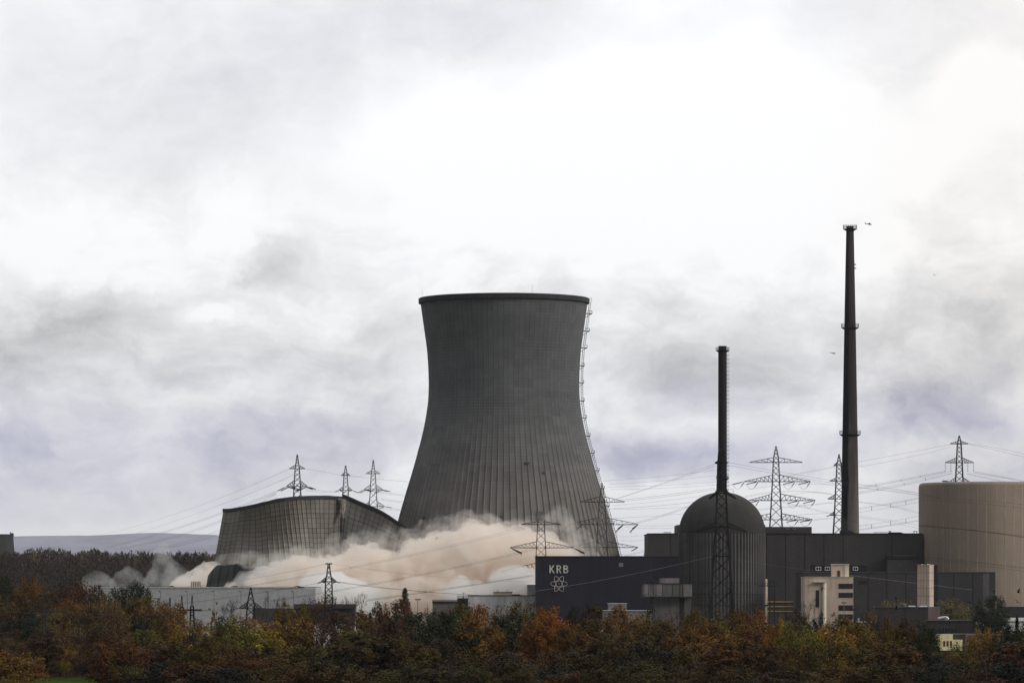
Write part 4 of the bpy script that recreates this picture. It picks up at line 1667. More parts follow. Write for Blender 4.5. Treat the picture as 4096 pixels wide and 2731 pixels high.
pylon('small dark pylon in front of the dust above the bare tree', 1315, 1330,
      [(2253.5, 2.5), (2300, 8), (2312, 11), (2328, 13), (2440, 15)],
      [dict(y=2254.5, l=13, r=13, h=2, n=2), dict(y=2325, l=30, r=30, h=18, n=4, drop=1, ins='strain', at=(1.0,), dirs=((-14, 5), (14, 3)), iw=0.3)],
      'black', 0.30, 0.2, 'small single-armed pylons')
pylon('small dark pylon in front of the pale hall, peak at its roof line', 1003, 1200,
      [(2349, 1), (2385, 8), (2412, 13), (2434, 15), (2470, 17)],
      [dict(y=2432.5, l=45, r=45, h=26, n=5, drop=-1, ins='strain', at=(1.0,), dirs=((-22, 4), (16, 1)), iw=0.2)],
      'black', 0.26, 0.17, 'small single-armed pylons')
pylon('tallest near pylon, in front of the dome and thin stack', 2886, 1480,
      [(1800, 10), (1848, 14), (1971, 17.5), (2106, 24), (2224, 32), (2400, 41)],
      [dict(y=1852, l=25, r=23, h=9, n=3, drop=0), dict(y=1972, l=48, r=58, h=10, n=4, drop=22, ins=None),
       dict(y=2107, l=101, r=101, h=18, n=5, drop=20), dict(y=2224, l=34, r=34, h=12, n=2, drop=0)],
      'steel_near', 0.46, 0.24, lean=0)
pylon('faint pylon in front of the navy block beside the annex', 2604, 1600,
      [(2225, 1.2), (2310, 5), (2329, 8), (2394, 11), (2450, 14)],
      [dict(y=2329, l=41, r=41, h=18, n=4), dict(y=2394, l=72, r=64, h=20, n=5, drop=3)],
      'steel_far', 0.17, 0.1)
pylon('small pylon in front of the yellow handrails', 3088, 1500,
      [(2318, 6), (2342, 9.5), (2400, 9.8), (2470, 10.5)],
      [dict(y=2342.6, l=51, r=28, h=18, n=4)], 'steel', 0.2, 0.11)
pylon('faint pale pylon among the dark brown trees at far left', 177, 1150,
      [(2420, 4), (2445, 6), (2530, 7)],
      [dict(y=2447, l=75, r=92, h=6, n=5)], 'steel_far', 0.16, 0.1)


# portal masts of the switchyard
def portal_mast(label, x, D, top, group='switchyard masts'):
    k = D / F
    root = thing('switchyard_mast', label, 'mast', (PX(x, D), D, 0), group)
    m = MB()
    for s_ in (-1, 1):
        m.bar(px(x + s_ * 1.2, top, D), px(x + s_ * 3.2, top + 40, D), 0.2)
        m.bar(px(x + s_ * 5.5, top + 44, D), px(x + s_ * 9.5, top + 145, D), 0.42)
        m.bar(px(x + s_ * 3.2, top + 40, D), px(x + s_ * 5.5, top + 44, D), 0.3)
    m.bar(px(x - 1.4, top, D), px(x + 1.4, top, D), 0.2)
    m.bar(px(x - 5, top + 44, D), px(x + 5, top + 44, D), 0.3)
    for i in range(3):
        y = top + 50 + i * 22
        m.bar(px(x - 6 - i, y, D), px(x + 6.5 + i, y + 14, D), 0.2)
        m.bar(px(x + 6 + i, y, D), px(x - 6.5 - i, y + 14, D), 0.2)
        m.bar(px(x - 6.5 - i, y + 16, D), px(x + 6.5 + i, y + 16, D), 0.22)
    m.bar(px(x - 9.3, top + 145, D), px(x - 9.5, 2393 + 20 / k - 2, D), 0.42)
    m.bar(px(x + 9.3, top + 145, D), px(x + 9.5, 2393 + 20 / k - 2, D), 0.42)
    m.build('mast_frame', M['black'], root)


portal_mast('switchyard mast just left of the second lamp post, A-shaped top', 727, 1250, 2383)
portal_mast('switchyard mast nearest the hall centre, A-shaped top', 768.5, 1250, 2381)
for x, lab in ((634.6, 'thin dark switchyard post at the left end of the pale hall'), (680, 'thin dark switchyard post right of the orange-brown tree crown')):
    root = thing('switchyard_post', lab, 'mast', (PX(x, 1250), 1250, 0), 'switchyard masts')
    m = MB()
    for s_ in (-1, 1):
        m.bar(px(x + s_ * 2.2, 2389, 1250), px(x + s_ * 3.4, 2560, 1250), 0.2)
    for i in range(8):
        y = 2391 + i * 12
        m.bar(px(x - 2.4, y, 1250), px(x + 2.6, y + 12, 1250), 0.1)
    m.build('mast_frame', M['black'], root)
for x0, x1, y, lab in ((700, 808, 2438.5, 'dark horizontal gantry beam joining the two A-topped switchyard masts'), (655, 745, 2449, 'lower dark gantry beam crossing the left A-topped mast')):
    m = MB()
    m.bar(px(x0, y, 1249), px(x1, y, 1249), 0.45)
    for k in range(8):
        xx = x0 + (x1 - x0) * k / 8
        m.bar(px(xx, y - 1.5, 1248.8), px(xx + (x1 - x0) / 16, y + 1.5, 1248.8), 0.2)
    tag(m.build('gantry_beam', M['black']), lab, 'beam', 'switchyard gantry beams')


# small switch house at far left
sw = building('switch_house', 'tiny switch house with a white-edged roof behind the small gold tree', 'shed', 260, 1160)
m = MB()
pbox(m, 215, 300, 1160, 6, 2577)
m.build('wall', M['brownbox'], sw)
m = MB()
pbox(m, 213, 302, 1159.7, 6.6, 2574.5, 2577)
m.build('roof_edge', M['whitetrim'], sw)
m = MB()
pbox(m, 255, 298, 1161, 3, 2552, 2567)
m.build('transformer_box', M['whitewall'], sw)
for x in (299, 310, 321):
    m = MB()
    m.bar(px(x, 2514, 1163), px(x, 2574, 1163), 0.16)
    m.bar(px(x - 3, 2512, 1163), px(x + 3, 2512, 1163), 0.25)
    m.build('insulator_post', M['palepanel'], sw)


# floodlight masts
def floodmast(label, x, D, top):
    root = thing('floodlight_mast', label, 'mast', (PX(x, D), D, 0), 'floodlight masts')
    k = D / F
    m = MB()
    m.bar(px(x, top, D), (PX(x, D), D, 0), 0.22)
    m.build('pole', M['palepanel'], root)
    m = MB()
    m.bar(px(x - 9, top + 1, D), px(x + 9, top + 1, D), 0.2)
    for s_ in (-8, -4, 4, 8):
        p = px(x + s_, top + 1, D)
        m.box(p.x - 0.28, p.x + 0.28, D - 0.3, D + 0.1, p.z, p.z + 0.45)
    m.build('floodlights', M['palepanel'], root)


floodmast('floodlight mast with four lamps left of the control annex', 1671, 1700, 2397)
floodmast('floodlight mast in front of the beige office window bands', 3376, 1700, 2410)


# ------------------------------------------------------------------ overhead lines
def cable(label, lines, D0, D1, w=0.13, mat='cable', spacers=0, group='overhead power lines'):
    """each line: three photo points it hangs through, from distance D0 to D1. Lines joined by spacers are one thing."""
    m = MB()
    allp = []
    for (p0, p1, p2) in lines:
        pts = []
        n = 18
        xm = (p1[0] - p0[0]) / (p2[0] - p0[0])
        for i in range(n + 1):
            t = i / n
            x = p0[0] + (p2[0] - p0[0]) * t
            # parabola through the three points
            L0 = (t - xm) * (t - 1) / ((0 - xm) * (0 - 1))
            L1 = t * (t - 1) / (xm * (xm - 1))
            L2 = t * (t - xm) / (1 * (1 - xm))
            y = p0[1] * L0 + p1[1] * L1 + p2[1] * L2
            pts.append(px(x, y, D0 + (D1 - D0) * t))
        m.path(pts, w * 0.72, n=3)
        allp.append(pts)
    if spacers and len(allp) > 1:
        for k in range(1, spacers + 1):
            i = int(18 * k / (spacers + 1))
            m.bar(allp[0][i], allp[-1][i], 0.2)
    o = m.build('power_line', M[mat])
    return tag(o, label, 'power line', group)


def off(l, dy, dy2=None):
    dy2 = dy if dy2 is None else dy2
    (a, c, e) = l
    return ((a[0], a[1] + dy), (c[0], c[1] + (dy + dy2) / 2), (e[0], e[1] + dy2))


# far left lines
cable('topmost thin earth wire falling left from the pylon above the broken tower', [((1158, 1874), (900, 1983), (440, 2131))], 2350, 5200, 0.2)
cable('second thin wire falling left below the topmost earth wire', [((1175, 1899), (800, 2048), (545, 2132))], 2350, 4800, 0.2)
L = ((1106, 1963), (893, 2046), (425, 2188))
cable('upper bundle of conductors running left behind the broken tower to the wood', [L, off(L, 5, 2), off(L, 9, 6)], 2350, 5200, 0.19)
L = ((1106, 1972), (893, 2074), (480, 2190))
cable('middle bundle of conductors running left behind the broken tower to the wood', [L, off(L, 5, 3), off(L, 16, 5)], 2350, 5200, 0.19)
L = ((1106, 1992), (893, 2110), (560, 2196))
cable('lowest bundle of conductors meeting the brown wood left of the broken tower', [L, off(L, 6, 3), off(L, 22, 6), off(L, 30, 8)], 2350, 5000, 0.19)
cable('earth wire from the leftmost tall pylon to the smallest pylon', [((1219, 1875), (1300, 1887), (1366, 1901))], 2350, 2450, 0.16)
cable('earth wire between smallest pylon and the three-armed pylon', [((1400, 1902), (1432, 1905), (1465, 1893))], 2450, 2380, 0.15)
cable('thin wire from the smallest pylon to the cooling tower flank', [((1400, 1903), (1520, 1916), (1700, 1931))], 2450, 2500, 0.16)
L = ((1223, 1955), (1290, 1962), (1357, 1964))
cable('pair of short conductors between leftmost tall pylon and smallest pylon', [L, off(L, 6, 4)], 2350, 2450, 0.15)
for j, (y0, y1, lab) in enumerate(((1966, 1979, 'upper'), (1994, 2007, 'middle'), (2031, 2036, 'lower'))):
    L = ((1522, y0), (1580, (y0 + y1) / 2 + 1), (1700, y1 + 8))
    cable(lab + ' conductor pair from the three-armed pylon passing behind the cooling tower', [L, off(L, 5, 4)], 2380, 2500, 0.16)
# lines sweeping in front of the dust
L = ((700, 2383), (1600, 2226), (2105, 2103))
cable('highest spaced pair of wires sweeping up across the dust cloud', [L, off(L, 3, 9)], 1250, 1920, 0.12, 'cable', 1)
L = ((1082, 2400), (1600, 2312), (2147, 2190))
cable('middle spaced pair of dark wires crossing the dust cloud', [L, off(L, 4, 6)], 1300, 1920, 0.14, 'steel', 3)
L = ((1464, 2397), (1800, 2349), (2143, 2297))
cable('lowest thick cable pair above the white workshop', [L, off(L, 4, 5), off(L, 7, 1)], 1350, 1920, 0.13, 'steel', 3)
cable('dark wire rising from the switchyard across the pale hall to the dust pylon', [((640, 2423), (1000, 2376), (1285, 2329))], 1250, 1330, 0.13, 'steel')
L = ((560, 2449), (727, 2441), (936, 2437))
cable('low wires from the switchyard masts to the pointed pylon arm', [L, off(L, 8, 3)], 1250, 1200, 0.1, 'steel')
L = ((1358, 2326), (1620, 2358), (1940, 2380))
cable('dark wire falling right from the dust pylon to the workshop roof', [L, off(L, 3, 0)], 1330, 1840, 0.14, 'steel')
cable('hair-thin wire falling right from the dust pylon peak', [((1328, 2254), (1660, 2297), (2143, 2326))], 1330, 1900, 0.08, 'steel')
cable('hair-thin wire falling left from the dust pylon peak to the hall roof', [((760, 2346), (1172, 2283), (1302, 2255))], 1700, 1330, 0.09, 'steel')
L = ((1050, 2433), (1200, 2425), (1390, 2404))
cable('wires from the pointed pylon right arm rising toward the dust', [L, off(L, 5, 6)], 1200, 1300, 0.08, 'steel')
L = ((0, 2446), (300, 2454), (630, 2450))
cable('thin wires through the dark trees at far left', [L], 1100, 1200, 0.05, 'cable')
cable('bright wire crossing the navy block under the KRB letters', [((2143, 2363), (2480, 2305), (2858, 2222))], 1500, 1480, 0.10, 'cable_lit')
cable('faint wire from the near pylon across the brown hall', [((2920, 2232), (3080, 2258), (3300, 2287))], 1480, 1700, 0.07, 'cable')
cable('faint wire slanting over the lower hall between beige office and stair tower', [((3400, 2300), (3660, 2331), (3890, 2358))], 1700, 1700, 0.08, 'cable_lit')
# lines fanning from the stack pylon
L = ((2861, 1853), (2672, 1923), (2465, 1994))
cable('steep wire pair from the near pylon down left to the edge pylon', [L, off(L, 9, 1)], 1480, 1960, 0.12, 'steel')
L = ((2909, 1848), (3196, 1899), (3676, 1972))
cable('wire pair from the near pylon falling right across the sky behind chimney', [L, off(L, 12, 8)], 1480, 2060, 0.12, 'steel')
hor = [(2408, 1923, 2860, 1880), (2438, 1936, 2870, 1900), (2430, 1947, 2870, 1926), (2442, 1957, 2870, 1938),
       (2445, 2002, 2860, 1950), (2446, 2008, 2860, 1957), (2450, 2021, 2860, 1975), (2452, 2033, 2860, 1998), (2430, 2036, 2860, 2020),
       (2450, 2072, 2860, 2040), (2460, 2098, 2760, 2098), (2500, 2107, 2720, 2110), (2480, 2145, 2600, 2134), (2480, 2160, 2600, 2156)]
ords = ['1st', '2nd', '3rd', '4th', '5th', '6th', '7th', '8th', '9th', '10th', '11th', '12th', '13th', '14th']
for i, (xa, ya, xb, yb) in enumerate(hor):
    L = ((xa, ya), ((xa + xb) / 2, (ya + yb) / 2 + 4), (xb, yb))
    cable('wire crossing between cooling tower and dome, ' + ords[i] + ' from the top', [L], 1990 + 10 * i, 2300, 0.13 if i not in (4, 5, 7) else 0.17, group='wires between cooling tower and dome')
L = ((2530, 2092), (2640, 2062), (2757, 2021))
cable('steeper dark wire pair climbing to the left side of the dome', [L, off(L, 5, 5)], 1960, 1900, 0.13, 'steel')
L = ((2482, 2219), (2540, 2210), (2598, 2192))
cable('wire pair just above the navy block roof beside the cooling tower', [L, off(L, 5, 6)], 1960, 1990, 0.12, 'steel')
right = [((2912, 1940), (2950, 1936), (2985, 1936)), ((3152, 1900), (3250, 1882), (3337, 1864)), ((2985, 1958), (3150, 1938), (3345, 1937)),
         ((2980, 1985), (3160, 1962), (3340, 1978)), ((3165, 1980), (3250, 1968), (3320, 1972)), ((3000, 2040), (3200, 2020), (3330, 2008)),
         ((3050, 2070), (3200, 2058), (3330, 2050)), ((3110, 2000), (3250, 2035), (3345, 2054)), ((3250, 1925), (3300, 1936), (3340, 1943)), ((3190, 2085), (3260, 2076), (3330, 2070))]
for i, L in enumerate(right):
    cable('wire in the gap between dome and tall chimney, ' + ords[i] + ' of the web from the top', [L, off(L, 4, 3)] if i % 2 else [L], 2150, 2260, 0.13, group='wires between dome and chimney')
# right of the chimney
L = ((3425, 1848), (3620, 1812), (3803, 1776))
cable('upper earth wire rising to the top arm of the beige block pylon', [L], 2260, 2400, 0.14, 'steel')
L = ((3425, 1867), (3600, 1836), (3803, 1786))
cable('lower earth wire rising to the top arm of the beige block pylon', [L], 2260, 2400, 0.14, 'steel')
L = ((3425, 1950), (3620, 1914), (3781, 1882))
cable('upper triple conductor rising to the hanging insulators right of chimney', [L, off(L, 4, 3), off(L, 8, 5)], 2260, 2400, 0.14, 'steel', 3)
L = ((3425, 1968), (3620, 1930), (3808, 1883))
cable('second triple conductor rising right from the chimney to beige block pylon', [L, off(L, 4, 8), off(L, 8, 10)], 2260, 2400, 0.14, 'steel', 3)
L = ((3425, 2033), (3560, 2012), (3700, 1984))
cable('middle conductor pair rising right to the beige block edge', [L, off(L, 4, 4), off(L, 16, 18)], 2260, 2300, 0.14, 'steel', 3)
L = ((3425, 2105), (3560, 2084), (3700, 2058))
cable('lowest conductor pair rising right above the hall roof', [L, off(L, 12, 17), off(L, 16, 20)], 2260, 2300, 0.14, 'steel', 3)
L = ((3420, 1935), (3600, 1958), (3760, 1990))
cable('wire pair falling right from the chimney over the upper beige wall', [L, off(L, 14, 4)], 1960, 1930, 0.12, 'steel')
L = ((3425, 2006), (3600, 2030), (3700, 2056))
cable('wire falling right from the chimney to the beige block edge', [L, off(L, 2, 6)], 2200, 2100, 0.12)
L = ((3425, 2062), (3600, 2086), (3700, 2106))
cable('low wire pair falling right above the hall roof', [L, off(L, 5, 14)], 2200, 2100, 0.12)
L = ((3676, 1998), (3900, 2012), (4120, 2034))
cable('upper dark wires across the beige wall', [L, off(L, -10, -14)], 1940, 1900, 0.10, 'steel')
L = ((3676, 2098), (3900, 2120), (4120, 2151))
cable('thick dark cable bundle crossing the middle of the beige wall', [L, off(L, 3, 2), off(L, 6, -4)], 1930, 1880, 0.15, 'steel')
L = ((3676, 2223), (3900, 2246), (4120, 2272))
cable('lower spaced wires crossing the beige wall above the lower hall', [L, off(L, 5, 4), off(L, 12, 14)], 1880, 1850, 0.13, 'steel')
L = ((3872, 1776), (3980, 1799), (4130, 1836))
cable('earth wire pair falling right from the beige block pylon', [L, off(L, -3, -14)], 2400, 2400, 0.14, 'steel')
L = ((3894, 1884), (4000, 1903), (4130, 1930))
cable('conductor bundle falling right from the beige block pylon', [L, off(L, 4, 3), off(L, 8, 2)], 2400, 2400, 0.14, 'steel')
L = ((3866, 1892), (3950, 1910), (4040, 1928))
cable('inner conductor pair falling right from the beige block pylon', [L, off(L, 3, 4)], 2400, 2400, 0.14, 'steel')


# ------------------------------------------------------------------ aeroplanes and birds
def plane(label, x, y, D, L, yaw, bank, up=False):
    """small high-winged aeroplane seen side-on; L = length in metres"""
    root = thing('light_aircraft', label, 'aeroplane', tuple(px(x, y, D)), 'aircraft circling the chimneys')
    s_ = L / 8.0
    m = MB()
    secs = [(-4.0, 0.10, 0.25), (-2.5, 0.28, 0.30), (-0.8, 0.50, 0.32), (0.6, 0.62, 0.25), (2.0, 0.62, 0.05), (3.1, 0.45, -0.05), (3.7, 0.30, -0.08), (4.0, 0.08, -0.08)]
    n = 10
    for (xx, r, zc) in secs:
        for k in range(n):
            a = 2 * math.pi * k / n
            m.v.append((xx * s_, math.cos(a) * r * 0.8 * s_, (zc + math.sin(a) * r * 1.05) * s_))
    for j in range(len(secs) - 1):
        for k in range(n):
            m.f.append((j * n + k, j * n + (k + 1) % n, (j + 1) * n + (k + 1) % n, (j + 1) * n + k))
            m.mi.append(0)
    fu = m.build('fuselage', M['black'])
    fu.parent = root
    m = MB()
    m.prism([(0.2 * s_, -5.2 * s_), (1.5 * s_, -5.2 * s_), (1.8 * s_, 0), (1.5 * s_, 5.2 * s_), (0.2 * s_, 5.2 * s_), (0.0, 0)], 0.62 * s_, 0.80 * s_)
    q = m.build('wing', M['black'])
    q.parent = root
    m = MB()
    m.prism([(-4.3 * s_, -1.6 * s_), (-3.6 * s_, -1.6 * s_), (-3.3 * s_, 0), (-3.6 * s_, 1.6 * s_), (-4.3 * s_, 1.6 * s_)], 0.25 * s_, 0.36 * s_)
    i = len(m.v)
    pts = [(-4.5, 0.3), (-3.1, 0.35), (-4.0, 1.7), (-4.7, 1.7)]
    m.v += [(a * s_, -0.09 * s_, c * s_) for a, c in pts] + [(a * s_, 0.09 * s_, c * s_) for a, c in pts]
    for qd in ((0, 1, 2, 3), (7, 6, 5, 4), (0, 4, 5, 1), (1, 5, 6, 2), (2, 6, 7, 3), (3, 7, 4, 0)):
        m.f.append(tuple(i + k for k in qd))
        m.mi.append(0)
    q = m.build('tail', M['black'])
    q.parent = root
    m = MB()
    for yy in (-0.9, 0.9):
        m.bar((0.9 * s_, yy * 0.3 * s_, -0.4 * s_), (0.7 * s_, yy * s_, -1.15 * s_), 0.14 * s_)
        m.bar((0.7 * s_, yy * s_ - 0.1 * s_, -1.2 * s_), (0.7 * s_, yy * s_ + 0.1 * s_, -1.2 * s_), 0.6 * s_, n=10)
    m.bar((3.2 * s_, 0, -0.4 * s_), (3.2 * s_, 0, -1.15 * s_), 0.5 * s_, n=8)
    q = m.build('landing_gear', M['black'])
    q.parent = root
    root.rotation_euler = (bank, R(4), yaw)
    return root


plane('small dark aeroplane flying right above the top of the tall chimney', 3474, 897, 5000, 7.6, R(8), R(-6))
plane('small dark aeroplane left of the tall chimney at mid height', 3332, 1413, 5200, 6.2, R(10), R(-4))
plane('tiniest dark aircraft in the pale sky at upper right', 3737, 1100, 5200, 3.3, R(40), R(14))


def bird_mesh(seed, up):
    r = random.Random(seed)
    m = MB()
    secs = [(-0.26, 0.015), (-0.14, 0.045), (0.0, 0.07), (0.12, 0.06), (0.19, 0.045), (0.24, 0.035), (0.30, 0.01)]
    n = 8
    for xx, rr in secs:
        for k in range(n):
            a = 2 * math.pi * k / n
            m.v.append((xx, math.cos(a) * rr, math.sin(a) * rr))
    for j in range(len(secs) - 1):
        for k in range(n):
            m.f.append((j * n + k, j * n + (k + 1) % n, (j + 1) * n + (k + 1) % n, (j + 1) * n + k))
            m.mi.append(0)
    for s_ in (-1, 1):       # wings, bent at the wrist
        a1 = up[0 if s_ < 0 else 1]
        p = [(0.10, 0.04 * s_, 0.03), (-0.10, 0.04 * s_, 0.03)]
        w1 = [(0.16, (0.04 + 0.24 * math.cos(a1)) * s_, 0.03 + 0.24 * math.sin(a1)), (-0.10, (0.04 + 0.24 * math.cos(a1)) * s_, 0.03 + 0.24 * math.sin(a1))]
        a2 = a1 - 0.5
        w2 = [(0.0, w1[0][1] + 0.28 * math.cos(a2) * s_, w1[0][2] + 0.28 * math.sin(a2)), (-0.12, w1[1][1] + 0.24 * math.cos(a2) * s_, w1[1][2] + 0.24 * math.sin(a2))]
        for dz in (0.0, 0.018):
            up_ = Vector((0, 0, dz))
            m.quad([Vector(p[0]) + up_, Vector(p[1]) + up_, Vector(w1[1]) + up_, Vector(w1[0]) + up_])
            m.quad([Vector(w1[0]) + up_, Vector(w1[1]) + up_, Vector(w2[1]) + up_, Vector(w2[0]) + up_])
    m.quad([(-0.22, -0.03, 0), (-0.22, 0.03, 0), (-0.40, 0.07, 0), (-0.40, -0.07, 0)])
    m.quad([(-0.22, -0.03, 0.015), (-0.22, 0.03, 0.015), (-0.40, 0.07, 0.015), (-0.40, -0.07, 0.015)])
    return m


birds = [(3584.5, 2403, 0.9, 20, 'left of the tan stair tower, highest there'), (3586.5, 2435, 1.2, 150, 'over the upper brown block wall, wings raised'),
         (3591.5, 2456, 0.4, 40, 'low over the upper brown block wall'), (3672, 2429, -0.2, 90, 'at the upper brown block roof edge'),
         (3785, 2450, 0.7, 200, 'before the yellow-brown tree right of the red doors'), (3879, 2407, 0.1, 180, 'on the lower hall right of the stair tower'),
         (3926, 2424.5, 0.8, 30, 'at the crown of the dark tree'), (3913.5, 2461, 0.7, 30, 'beside the trunk side of the dark tree'),
         (3974, 2358, -0.5, 10, 'topmost at the corner of the lower hall'), (3975, 2381, 1.2, 80, 'second down at the lower hall corner'),
         (4074.6, 2368, 1.3, 140, 'against the beige wall near the right edge'), (4070, 2407, 0.3, 60, 'just above the snow-white roof'),
         (4004, 2421, -0.4, 160, 'right of the dark tree crown'), (3412, 2437, 0.1, 0, 'at the right corner of the beige office'),
         (3289, 2351, -0.2, 170, 'in front of the round stair turret')]
bm_ = {}
for i, (x, y, up, yaw, where) in enumerate(birds):
    key = round(up, 1)
    if key not in bm_:
        bm_[key] = bird_mesh(i, (up, up * 0.7 + 0.1)).build('bird', M['black'])
        o = bm_[key]
    else:
        o = bm_[key].copy()
        C.objects.link(o)
    D_ = 560 + (i * 37) % 120
    o.location = px(x, y, D_)
    o.rotation_euler = (R(12 * ((i * 5) % 7 - 3)), R(-10), R(yaw))
    tag(o, 'black crow flying ' + where, 'bird', 'crows over the site')


# ------------------------------------------------------------------ trees
def limb(m, p, q, w0, w1, r, bend=0.05, seg=3):
    p, q = Vector(p), Vector(q)
    L = (q - p).length
    pts = [p.lerp(q, i / seg) + Vector((r.uniform(-1, 1), r.uniform(-1, 1), r.uniform(-1, 1))) * L * bend * (0 < i < seg) for i in range(seg + 1)]
    for i in range(seg):
        m.bar(pts[i], pts[i + 1], w0 + (w1 - w0) * i / seg, w0 + (w1 - w0) * (i + 1) / seg, n=5, cap=False)
    return pts


def leafquad(m, c, size, r, droop=False, stretch=1.0, out=None):
    n = Vector((r.gauss(0, 1), r.gauss(0, 1), r.gauss(0, 0.8) + 0.5)).normalized()
    if out is not None:
        n = (out * 1.25 + n).normalized()
    t = n.orthogonal().normalized()
    t = Matrix.Rotation(r.uniform(0, 6.28), 3, n) @ t
    if droop:
        t = Vector((r.gauss(0, 0.25), r.gauss(0, 0.25), -1)).normalized()
        n = t.orthogonal().normalized()
        n = Matrix.Rotation(r.uniform(0, 6.28), 3, t) @ n
    bt = n.cross(t)
    s = size * r.uniform(0.6, 1.3)
    a, b_ = t * s * stretch, bt * s * r.uniform(0.45, 0.8)
    m.quad([c - a, c - b_ * 0.9 + a * 0.1, c + a, c + b_ + a * 0.15])


def make_tree(kind, seed):
    r = random.Random(seed)
    tm, lm = MB(), MB()
    if kind in ('broad', 'tall', 'sparse', 'bush', 'poplar', 'evergreen'):
        rx, cz, rz = {'broad': (0.40, 0.60, 0.40), 'tall': (0.27, 0.58, 0.42), 'sparse': (0.36, 0.60, 0.40), 'bush': (0.60, 0.50, 0.50),
                      'poplar': (0.14, 0.55, 0.45), 'evergreen': (0.42, 0.52, 0.47)}[kind]
        nc = {'broad': 105, 'tall': 95, 'sparse': 70, 'bush': 80, 'poplar': 55, 'evergreen': 90}[kind]
        nl = {'broad': 80, 'tall': 70, 'sparse': 42, 'bush': 75, 'poplar': 60, 'evergreen': 95}[kind]
        ls_ = {'broad': 0.0155, 'tall': 0.0145, 'sparse': 0.0125, 'bush': 0.017, 'poplar': 0.010, 'evergreen': 0.015}[kind]
        tw = 0.032
        top = Vector((r.uniform(-.03, .03), r.uniform(-.03, .03), cz + rz * 0.55))
        trunk = limb(tm, (0, 0, -0.02), top, tw, 0.008, r, 0.03, 6)
        lobes = [(r.uniform(0, 6.28), r.uniform(-0.6, 0.9), r.uniform(0.75, 1.15)) for _ in range(7)]
        centres = []
        for i in range(nc):
            for _ in range(20):
                d = Vector((r.gauss(0, 1), r.gauss(0, 1), r.gauss(0, 1))).normalized()
                f = 0.84
                for (la, lz, lr) in lobes:
                    ld = Vector((math.cos(la) * math.sqrt(max(0, 1 - lz * lz * 0.8)), math.sin(la) * math.sqrt(max(0, 1 - lz * lz * 0.8)), lz)).normalized()
                    f = max(f, lr * max(0, d.dot(ld)) ** 2.2)
                q = r.random() ** 0.30 * f
                c = Vector((d.x * rx * q, d.y * rx * q, cz + d.z * rz * q))
                if kind == 'bush' and c.z < 0.05:
                    continue
                if all((c - o).length > rx * 0.12 for o in centres):
                    break
            centres.append(c)
        for c in centres:
            cr = rx * r.uniform(0.13, 0.24) * (0.8 if kind == 'poplar' else 1)
            if r.random() < 0.33:
                zt = max(0.12, c.z - r.uniform(0.1, 0.3))
                base = trunk[0].lerp(trunk[-1], min(1, zt / max(top.z, .01)))
                limb(tm, base, c, 0.011, 0.003, r, 0.08, 3)
            for _ in range(int(nl * r.uniform(0.6, 1.4))):
                o = Vector((r.gauss(0, 1), r.gauss(0, 1), r.gauss(0, 0.75)))
                if o.length > 2.1:
                    continue
                p = c + o * cr * 0.55
                if p.z < 0.02:
                    continue
                oo = ((p - Vector((0, 0, cz - rz * 0.3))).normalized() + (p - c).normalized() * 0.7).normalized()
                leafquad(lm, p, ls_, r, out=oo)
            if r.random() < 0.0:
                for _ in range(4):
                    d = (c - Vector((0, 0, cz * 0.8))).normalized() + Vector((r.gauss(0, .4), r.gauss(0, .4), r.gauss(0, .4) + 0.3))
                    tm.bar(c, c + d.normalized() * cr * r.uniform(1.0, 1.7), 0.0035, 0.0015, n=3, cap=False)
    elif kind == 'conifer':
        limb(tm, (0, 0, -0.02), (0, 0, 0.99), 0.025, 0.002, r, 0.005, 6)
        for i in range(34):
            z = 0.10 + 0.88 * i / 34
            R0 = 0.24 * (1 - z) ** 0.8 + 0.01
            for k in range(9):
                a = r.uniform(0, 6.28)
                L = R0 * r.uniform(0.7, 1.15)
                e = Vector((math.cos(a) * L, math.sin(a) * L, z - L * 0.25))
                tm.bar((0, 0, z), e, 0.004, 0.002, n=3, cap=False)
                for _ in range(16):
                    t = r.random() ** 0.7
                    leafquad(lm, Vector((0, 0, z)).lerp(e, t) + Vector((r.gauss(0, .008), r.gauss(0, .008), r.gauss(0, .01))), 0.011, r)
    elif kind == 'willow':
        trunk = limb(tm, (0, 0, -0.02), (0.02, 0, 0.6), 0.04, 0.015, r, 0.03, 5)
        for i in range(150):
            d = Vector((r.gauss(0, 1), r.gauss(0, 1), abs(r.gauss(0, 1)))).normalized()
            q = r.random() ** 0.5
            c = Vector((d.x * 0.36 * q, d.y * 0.36 * q, 0.52 + d.z * 0.46 * q))
            if i % 4 == 0:
                limb(tm, trunk[-1], c, 0.008, 0.002, r, 0.06, 3)
            L = r.uniform(0.12, 0.30)
            for k in range(30):
                t = r.random()
                leafquad(lm, c + Vector((d.x * 0.05 * t + r.gauss(0, .008), d.y * 0.05 * t + r.gauss(0, .008), -L * t)), 0.011, r, True, 1.8)
    elif kind == 'bare':
        def grow(p, d, L, w, lv):
            q = p + d * L
            limb(tm, p, q, w, w * 0.6, r, 0.04, 2)
            if lv == 0:
                return
            for k in range(3 if lv > 1 else 4):
                nd = (d * 0.9 + Vector((r.gauss(0, .48), r.gauss(0, .48), r.gauss(0, .3) + 0.10))).normalized()
                grow(q, nd, L * r.uniform(0.62, 0.82), max(w * 0.55, 0.0028), lv - 1)
        grow(Vector((0, 0, -0.02)), Vector((0, 0, 1)), 0.27, 0.030, 5)
        for v in range(500):
            c = Vector(tm.v[r.randrange(len(tm.v) // 2, len(tm.v))])
            leafquad(lm, c, 0.006, r)
    tme = tm.build('trunk', M['bark'])
    cr = lm.build('crown', M['leaf'])
    zmax = max(max(v[2] for v in lm.v), max(v[2] for v in tm.v) if kind == 'bare' else 0)
    xs_ = sorted(v[0] for v in (lm.v if kind != 'bare' else tm.v))
